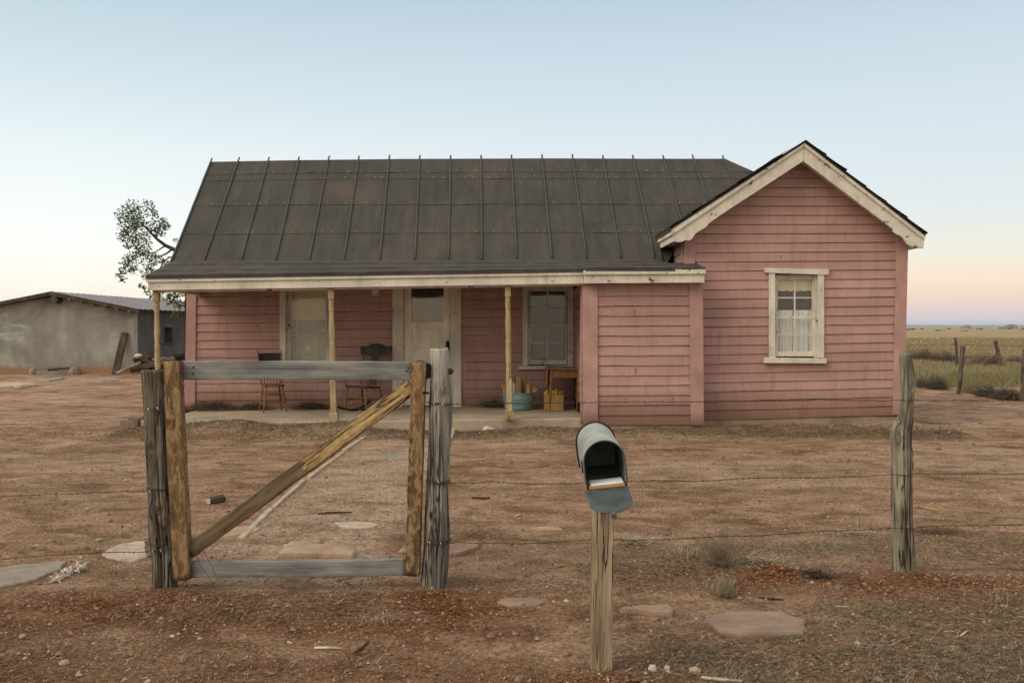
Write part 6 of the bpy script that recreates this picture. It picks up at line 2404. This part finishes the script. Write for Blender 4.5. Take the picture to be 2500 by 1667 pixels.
o = None
mb = MB()                                                   # bleached crumbling chunk by the left flagstone
rng = random.Random(3)
for k in range(46):
    u = rng.random()
    px, py = 133 + 72 * u + rng.uniform(-8, 8), 1422 - 34 * u + rng.uniform(-6, 6)
    p = GP(px, py) + Vector((0, 0, rng.uniform(0.0, 0.035)))
    d_ = Vector((rng.uniform(-1, 1), rng.uniform(-1, 1), rng.uniform(-0.3, 0.8))) * 0.035
    mb.tube([p - d_, p + d_ * 0.2 + Vector((0, 0, 0.006)), p + d_], [0.006, 0.009, 0.003], 5)
tag(mb.build('root_chunk', MT['chalk']), 'bleached crumbling root lying right of the grey flagstone', 'root')

# edging boards of the path
def edging(pa, pb, w, h, mat, label, seed):
    a, b_ = GP(*pa), GP(*pb)
    a.z -= h * 0.12
    b_.z -= h * 0.12
    m, L = frame_z(a, b_, (0, 0, 1))
    mb = plank_mesh(L, w, h, seed, 0.006, nz=20)
    o = mb.build('edging_board', mat, local=True, smooth=True)
    o.matrix_world = m
    return tag(o, label, 'edging', 'edging along the path to the porch')


edging((590, 1313), (662, 1243), 0.055, 0.05, MT['palestone'], 'edging strip of the path nearest the gate brace, on its left side', 1)
edging((668, 1238), (745, 1172), 0.05, 0.05, MT['palestone'], 'pale second edging strip on the left side of the path', 2)
edging((752, 1168), (838, 1105), 0.05, 0.05, MT['palestone'], 'third edging strip on the left side of the path, past its middle', 3)
edging((842, 1100), (930, 1040), 0.07, 0.06, MT['palestone'], 'edging strip on the left side of the path, reaching the porch', 4)
edging((1088, 1090), (1111, 1038), 0.10, 0.09, MT['palestone'], 'pale board edging the right side of the path by the porch', 5)
edging((1062, 1190), (1084, 1105), 0.06, 0.05, MT['sandstone'], 'edging strip on the right side of the path behind the tall gate post', 6)

# ------------------------------------------------------------------ litter, pebbles and grass
def scatter_strips(n, seed, dens, xr, yr, length, rad, mat, name, lift=0.25, zoff=0.003):
    rng = np.random.default_rng(seed)
    ys = np.exp(rng.uniform(math.log(yr[0]), math.log(yr[1]), n * 6))
    xs = rng.uniform(-1, 1, n * 6) * xr * ys
    keep = rng.random(n * 6) < dens(xs, ys)
    xs, ys = xs[keep][:n], ys[keep][:n]
    n = len(xs)
    a = rng.uniform(0, 2 * math.pi, n)
    L = rng.uniform(length[0], length[1], n) * (0.5 + rng.random(n))
    el = np.abs(rng.normal(0, lift, n))
    dx, dy, dz = np.cos(a) * np.cos(el) * L, np.sin(a) * np.cos(el) * L, np.sin(el) * L
    w = rad * rng.uniform(0.5, 1.5, n) * (1 + ys / 14)
    wx, wy = -np.sin(a) * w, np.cos(a) * w
    z0 = gh(xs, ys) + zoff
    bx, by, bz = rng.normal(0, 0.12, n) * L, rng.normal(0, 0.12, n) * L, np.abs(rng.normal(0, 0.06, n)) * L
    V = np.zeros((n, 5, 3), np.float32)
    V[:, 0] = np.stack([xs - wx, ys - wy, z0], -1)
    V[:, 1] = np.stack([xs + wx, ys + wy, z0 + w * 0.5], -1)
    mx, my, mz = xs + dx * 0.5 + bx, ys + dy * 0.5 + by, z0 + dz * 0.5 + bz
    V[:, 2] = np.stack([mx + wx, my + wy, mz + w * 0.5], -1)
    V[:, 3] = np.stack([mx - wx, my - wy, mz], -1)
    V[:, 4] = np.stack([xs + dx, ys + dy, z0 + dz], -1)
    idx = np.arange(n)[:, None] * 5
    quads = (idx + np.array([[0, 1, 2, 3]])).tolist()
    tris = (idx + np.array([[3, 2, 4]])).tolist()
    me = bpy.data.meshes.new(name)
    me.from_pydata(V.reshape(-1, 3).tolist(), [], quads + tris)
    me.materials.append(mat)
    o = bpy.data.objects.new(name, me)
    COL.objects.link(o)
    o['kind'] = 'stuff'
    return o


thick = lambda x, y: litter_density(x, y) ** 1.2 * (0.2 + 1.1 * (fbm(x * 3.2, y * 3.2, 4, 17) > 0.47))
thin = lambda x, y: 0.05 + 0.5 * (fbm(x * 1.3, y * 2.2, 4, 40) > 0.56) * (y < 25)
tag(scatter_strips(30000, 1, thick, 0.64, (3.9, 15), (0.015, 0.06), 0.0006, MT['straw'], 'straw_litter'), 'dry straw scattered thickly over the dirt', 'straw')
tag(scatter_strips(50000, 2, thick, 0.64, (3.9, 15), (0.015, 0.06), 0.0008, MT['darkstraw'], 'dark_straw_litter'), 'dark dead stalks scattered over the dirt', 'straw')
bankd = lambda x, y: np.clip(1.2 - np.abs(y - 14.2) / 0.6, 0, 1) * ((x > -6.3) & (x < 7.3))
tag(scatter_strips(9000, 9, bankd, 0.5, (13, 15.2), (0.03, 0.10), 0.0016, MT['darkstraw'], 'dead_stalk_litter'), 'dead stalks on the dirt bank along the house', 'straw')
tag(scatter_strips(26000, 3, thin, 0.64, (3.8, 26), (0.012, 0.05), 0.0013, MT['darkstraw'], 'stalk_litter'), 'thin scatter of dark stalk bits all over the yard', 'litter')
tag(scatter_strips(3500, 4, thin, 0.64, (3.8, 26), (0.012, 0.06), 0.0013, MT['straw'], 'chaff_litter'), 'thin scatter of pale chaff all over the yard', 'litter')


def tuft(px, py, r, h, n, mat, label, seed):
    p = GP(px, py)
    rng = random.Random(seed)
    mb = MB()
    for _ in range(n):
        a = rng.uniform(0, 2 * math.pi)
        q = p + Vector((rng.gauss(0, 0.4) * r, rng.gauss(0, 0.4) * r, -0.003))
        L = h * rng.uniform(0.5, 1.1)
        out = Vector((math.cos(a), math.sin(a), 0)) * L * rng.uniform(0.1, 0.9)
        w = Vector((-math.sin(a), math.cos(a), 0)) * 0.0014
        m_ = q + out * 0.4 + Vector((0, 0, L * 0.55))
        e = q + out + Vector((rng.gauss(0, 0.1) * L, rng.gauss(0, 0.1) * L, L * 0.75))
        mb.add([q - w, q + w, m_ + w, m_ - w, e], [[0, 1, 2, 3], [3, 2, 4]])
    return tag(mb.build('grass_tuft', mat), label, 'grass tuft', 'dry grass tufts in the yard')


tuft(280, 1398, 0.06, 0.07, 70, MT['straw'], 'small dry tuft between the bleached root and the squat post', 1)
tuft(272, 1428, 0.05, 0.06, 50, MT['straw'], 'small dry tuft left of the foot of the squat post', 2)
tuft(298, 1310, 0.07, 0.07, 60, MT['straw'], 'dry tuft behind the pale flat stone left of the gate', 3)
tuft(925, 1522, 0.07, 0.05, 60, MT['straw'], 'pale dry tuft in the dirt below the tall gate post', 4)
tuft(1670, 1358, 0.12, 0.09, 160, MT['straw'], 'wide pale tuft left of the tangled shrub', 5)
tuft(1890, 1372, 0.14, 0.08, 170, MT['straw'], 'wide pale tuft right of the tangled shrub', 6)
tuft(1762, 1440, 0.14, 0.10, 150, MT['straw'], 'dry tuft in front of the tangled shrub', 7)
tuft(2108, 1285, 0.10, 0.14, 60, MT['straw'], 'tall thin dry tuft just left of the knotty post', 8)
tuft(2040, 1438, 0.08, 0.05, 60, MT['straw'], 'small dry tuft behind the straw right of the oval stone', 9)
tuft(2440, 1470, 0.06, 0.13, 22, MT['paletwig'], 'thin twiggy tuft at the right, beyond the straw', 10)
tuft(1370, 1180, 0.06, 0.05, 40, MT['straw'], 'small dry tuft in the yard left of the mailbox', 11)


def pebbles(n, seed, name, size, dens, mat, yr=(3.8, 16)):
    rng = np.random.default_rng(seed)
    ys = np.exp(rng.uniform(math.log(yr[0]), math.log(yr[1]), n * 4))
    xs = rng.uniform(-0.64, 0.64, n * 4) * ys
    k = rng.random(n * 4) < dens(xs, ys)
    xs, ys = xs[k][:n], ys[k][:n]
    n = len(xs)
    base = np.array([(1, 0, 0), (-1, 0, 0), (0, 1, 0), (0, -1, 0), (0, 0, 0.75), (0, 0, -0.5)], float)
    tri = np.array([(0, 2, 4), (2, 1, 4), (1, 3, 4), (3, 0, 4), (2, 0, 5), (1, 2, 5), (3, 1, 5), (0, 3, 5)])
    s = size * np.exp(rng.normal(0, 0.5, n)) * (0.8 + ys / 16)
    V = base[None] * (0.65 + 0.7 * rng.random((n, 6, 1))) * s[:, None, None]
    a = rng.uniform(0, 6.28, n)
    ca, sa = np.cos(a)[:, None], np.sin(a)[:, None]
    X = V[:, :, 0] * ca - V[:, :, 1] * sa * 0.8 + xs[:, None]
    Yv = V[:, :, 0] * sa + V[:, :, 1] * ca * 0.8 + ys[:, None]
    Zv = V[:, :, 2] + (gh(xs, ys) + s * 0.15)[:, None]
    co = np.stack([X, Yv, Zv], -1).reshape(-1, 3)
    f = (np.arange(n)[:, None, None] * 6 + tri[None]).reshape(-1, 3)
    me = bpy.data.meshes.new(name)
    me.from_pydata(co.tolist(), [], f.tolist())
    me.materials.append(mat)
    o = bpy.data.objects.new(name, me)
    COL.objects.link(o)
    o['kind'] = 'stuff'
    return o


tag(pebbles(16000, 5, 'gravel', 0.0042, lambda x, y: 0.35 + 0.6 * fbm(x * 1.5, y * 1.5, 3, 60), MT['pebble']), 'small pebbles and grit strewn over the yard', 'gravel')
MT['clodm'] = leafy('dirt_clod', (0.15, 0.075, 0.042), (0.33, 0.20, 0.135), 1.0)
tag(pebbles(15000, 6, 'dirt_clods', 0.006, lambda x, y: np.clip(0.15 + soil_masks(x, y)[:, 0] + 0.6 * (np.abs(y - 14) < 0.6), 0, 1), MT['clodm']), 'crumbs of dirt strewn over the yard', 'dirt')


def field_grass(n, seed, name, xr, yr, h, mat, dens):
    rng = np.random.default_rng(seed)
    ys = np.exp(rng.uniform(math.log(yr[0]), math.log(yr[1]), n * 3))
    xs = rng.uniform(xr[0], xr[1], n * 3) * ys
    k = rng.random(n * 3) < dens(xs, ys)
    xs, ys = xs[k][:n], ys[k][:n]
    n = len(xs)
    m = 5
    xs, ys = np.repeat(xs, m), np.repeat(ys, m)
    xs = xs + rng.normal(0, 0.05, n * m)
    ys = ys + rng.normal(0, 0.05, n * m)
    a = rng.uniform(0, 6.28, n * m)
    L = h * rng.uniform(0.4, 1.3, n * m)
    w = 0.006 * ys / 18
    z = gh(xs, ys)
    V = np.zeros((n * m, 3, 3), np.float32)
    V[:, 0] = np.stack([xs - w, ys, z - 0.01], -1)
    V[:, 1] = np.stack([xs + w, ys, z - 0.01], -1)
    V[:, 2] = np.stack([xs + np.cos(a) * L * 0.6, ys + np.sin(a) * L * 0.6, z + L], -1)
    me = bpy.data.meshes.new(name)
    me.from_pydata(V.reshape(-1, 3).tolist(), [], np.arange(n * m * 3).reshape(-1, 3).tolist())
    me.materials.append(mat)
    o = bpy.data.objects.new(name, me)
    COL.objects.link(o)
    o['kind'] = 'stuff'
    return o


tag(field_grass(30000, 7, 'green_grass', (0.25, 0.85), (24.5, 38), 0.12, MT['greenblade'], lambda x, y: np.clip((y - 24.8) / 2, 0, 1) * (0.3 + (fbm(x * 0.8, y * 0.8, 3, 3) > 0.45))), 'short greenish grass beyond the dirt on the right', 'grass')
tag(field_grass(30000, 8, 'dry_grass', (0.22, 0.90), (30, 130), 0.20, MT['grassblade'], lambda x, y: (x > 6.5) * (0.3 + (fbm(x * 0.3, y * 0.3, 3, 9) > 0.5))), 'dry yellow grass over the far field', 'grass')

# far scrub and roofs on the skyline, hardly more than specks
mb = MB()
rng = random.Random(5)
for k in range(60):
    px = rng.uniform(2190, 2620)
    Y = math.exp(rng.uniform(math.log(300), math.log(1500)))
    if rng.random() < 0.25:
        px, Y = rng.uniform(2440, 2520), rng.uniform(700, 900)
    x = X_(px, Y)
    s = rng.uniform(0.25, 0.6) * (1.0 if Y < 400 else 1.8)
    for _ in range(4):
        c = Vector((x + rng.gauss(0, 1) * s, Y + rng.gauss(0, 1) * s, s * 0.35))
        mb.lathe([(0.01, -s * 0.4), (s * rng.uniform(0.5, 0.9), 0), (s * 0.4, s * 0.4), (0.01, s * 0.6)], c, 5)
o = mb.build('far_scrub', plain('far_scrub_leaf', (0.085, 0.08, 0.045), 1, 0.3, 0.5, 0, 0))
o['kind'] = 'stuff'
tag(o, 'specks of dark scrub across the far plain', 'scrub')
for (px, Y, w, h, lab) in ((2362, 900, 7, 3, 'tiny pale building on the skyline left of the far trees'), (2472, 850, 9, 3.5, 'tiny low building among the far trees on the skyline')):
    mb = MB()
    x = X_(px, Y)
    mb.box(x - w / 2, x + w / 2, Y, Y + 6, -0.2, h * 0.7)
    mb.prism([(x - w / 2 - 0.3, Y - 0.3, h * 0.7), (x + w / 2 + 0.3, Y - 0.3, h * 0.7), (x, Y - 0.3, h * 1.15)], (0, 6.6, 0))
    tag(mb.build('distant_house', MT['adobe']), lab, 'building')

# ------------------------------------------------------------------ the hazy evening air
mb = MB()
mb.box(-8800, 8800, -30, 8950, -4, 40)
hz = mb.build('haze', None)
hm_ = bpy.data.materials.new('evening_haze')
hm_.use_nodes = True
t_ = hm_.node_tree
t_.nodes.clear()
o_ = t_.nodes.new('ShaderNodeOutputMaterial')
pv = nd(t_, 'ShaderNodeVolumePrincipled', None, Density=0.00009, Color=(0.80, 0.87, 0.98, 1))
t_.links.new(pv.outputs[0], o_.inputs['Volume'])
hz.data.materials.clear()
hz.data.materials.append(hm_)
hz['kind'] = 'stuff'
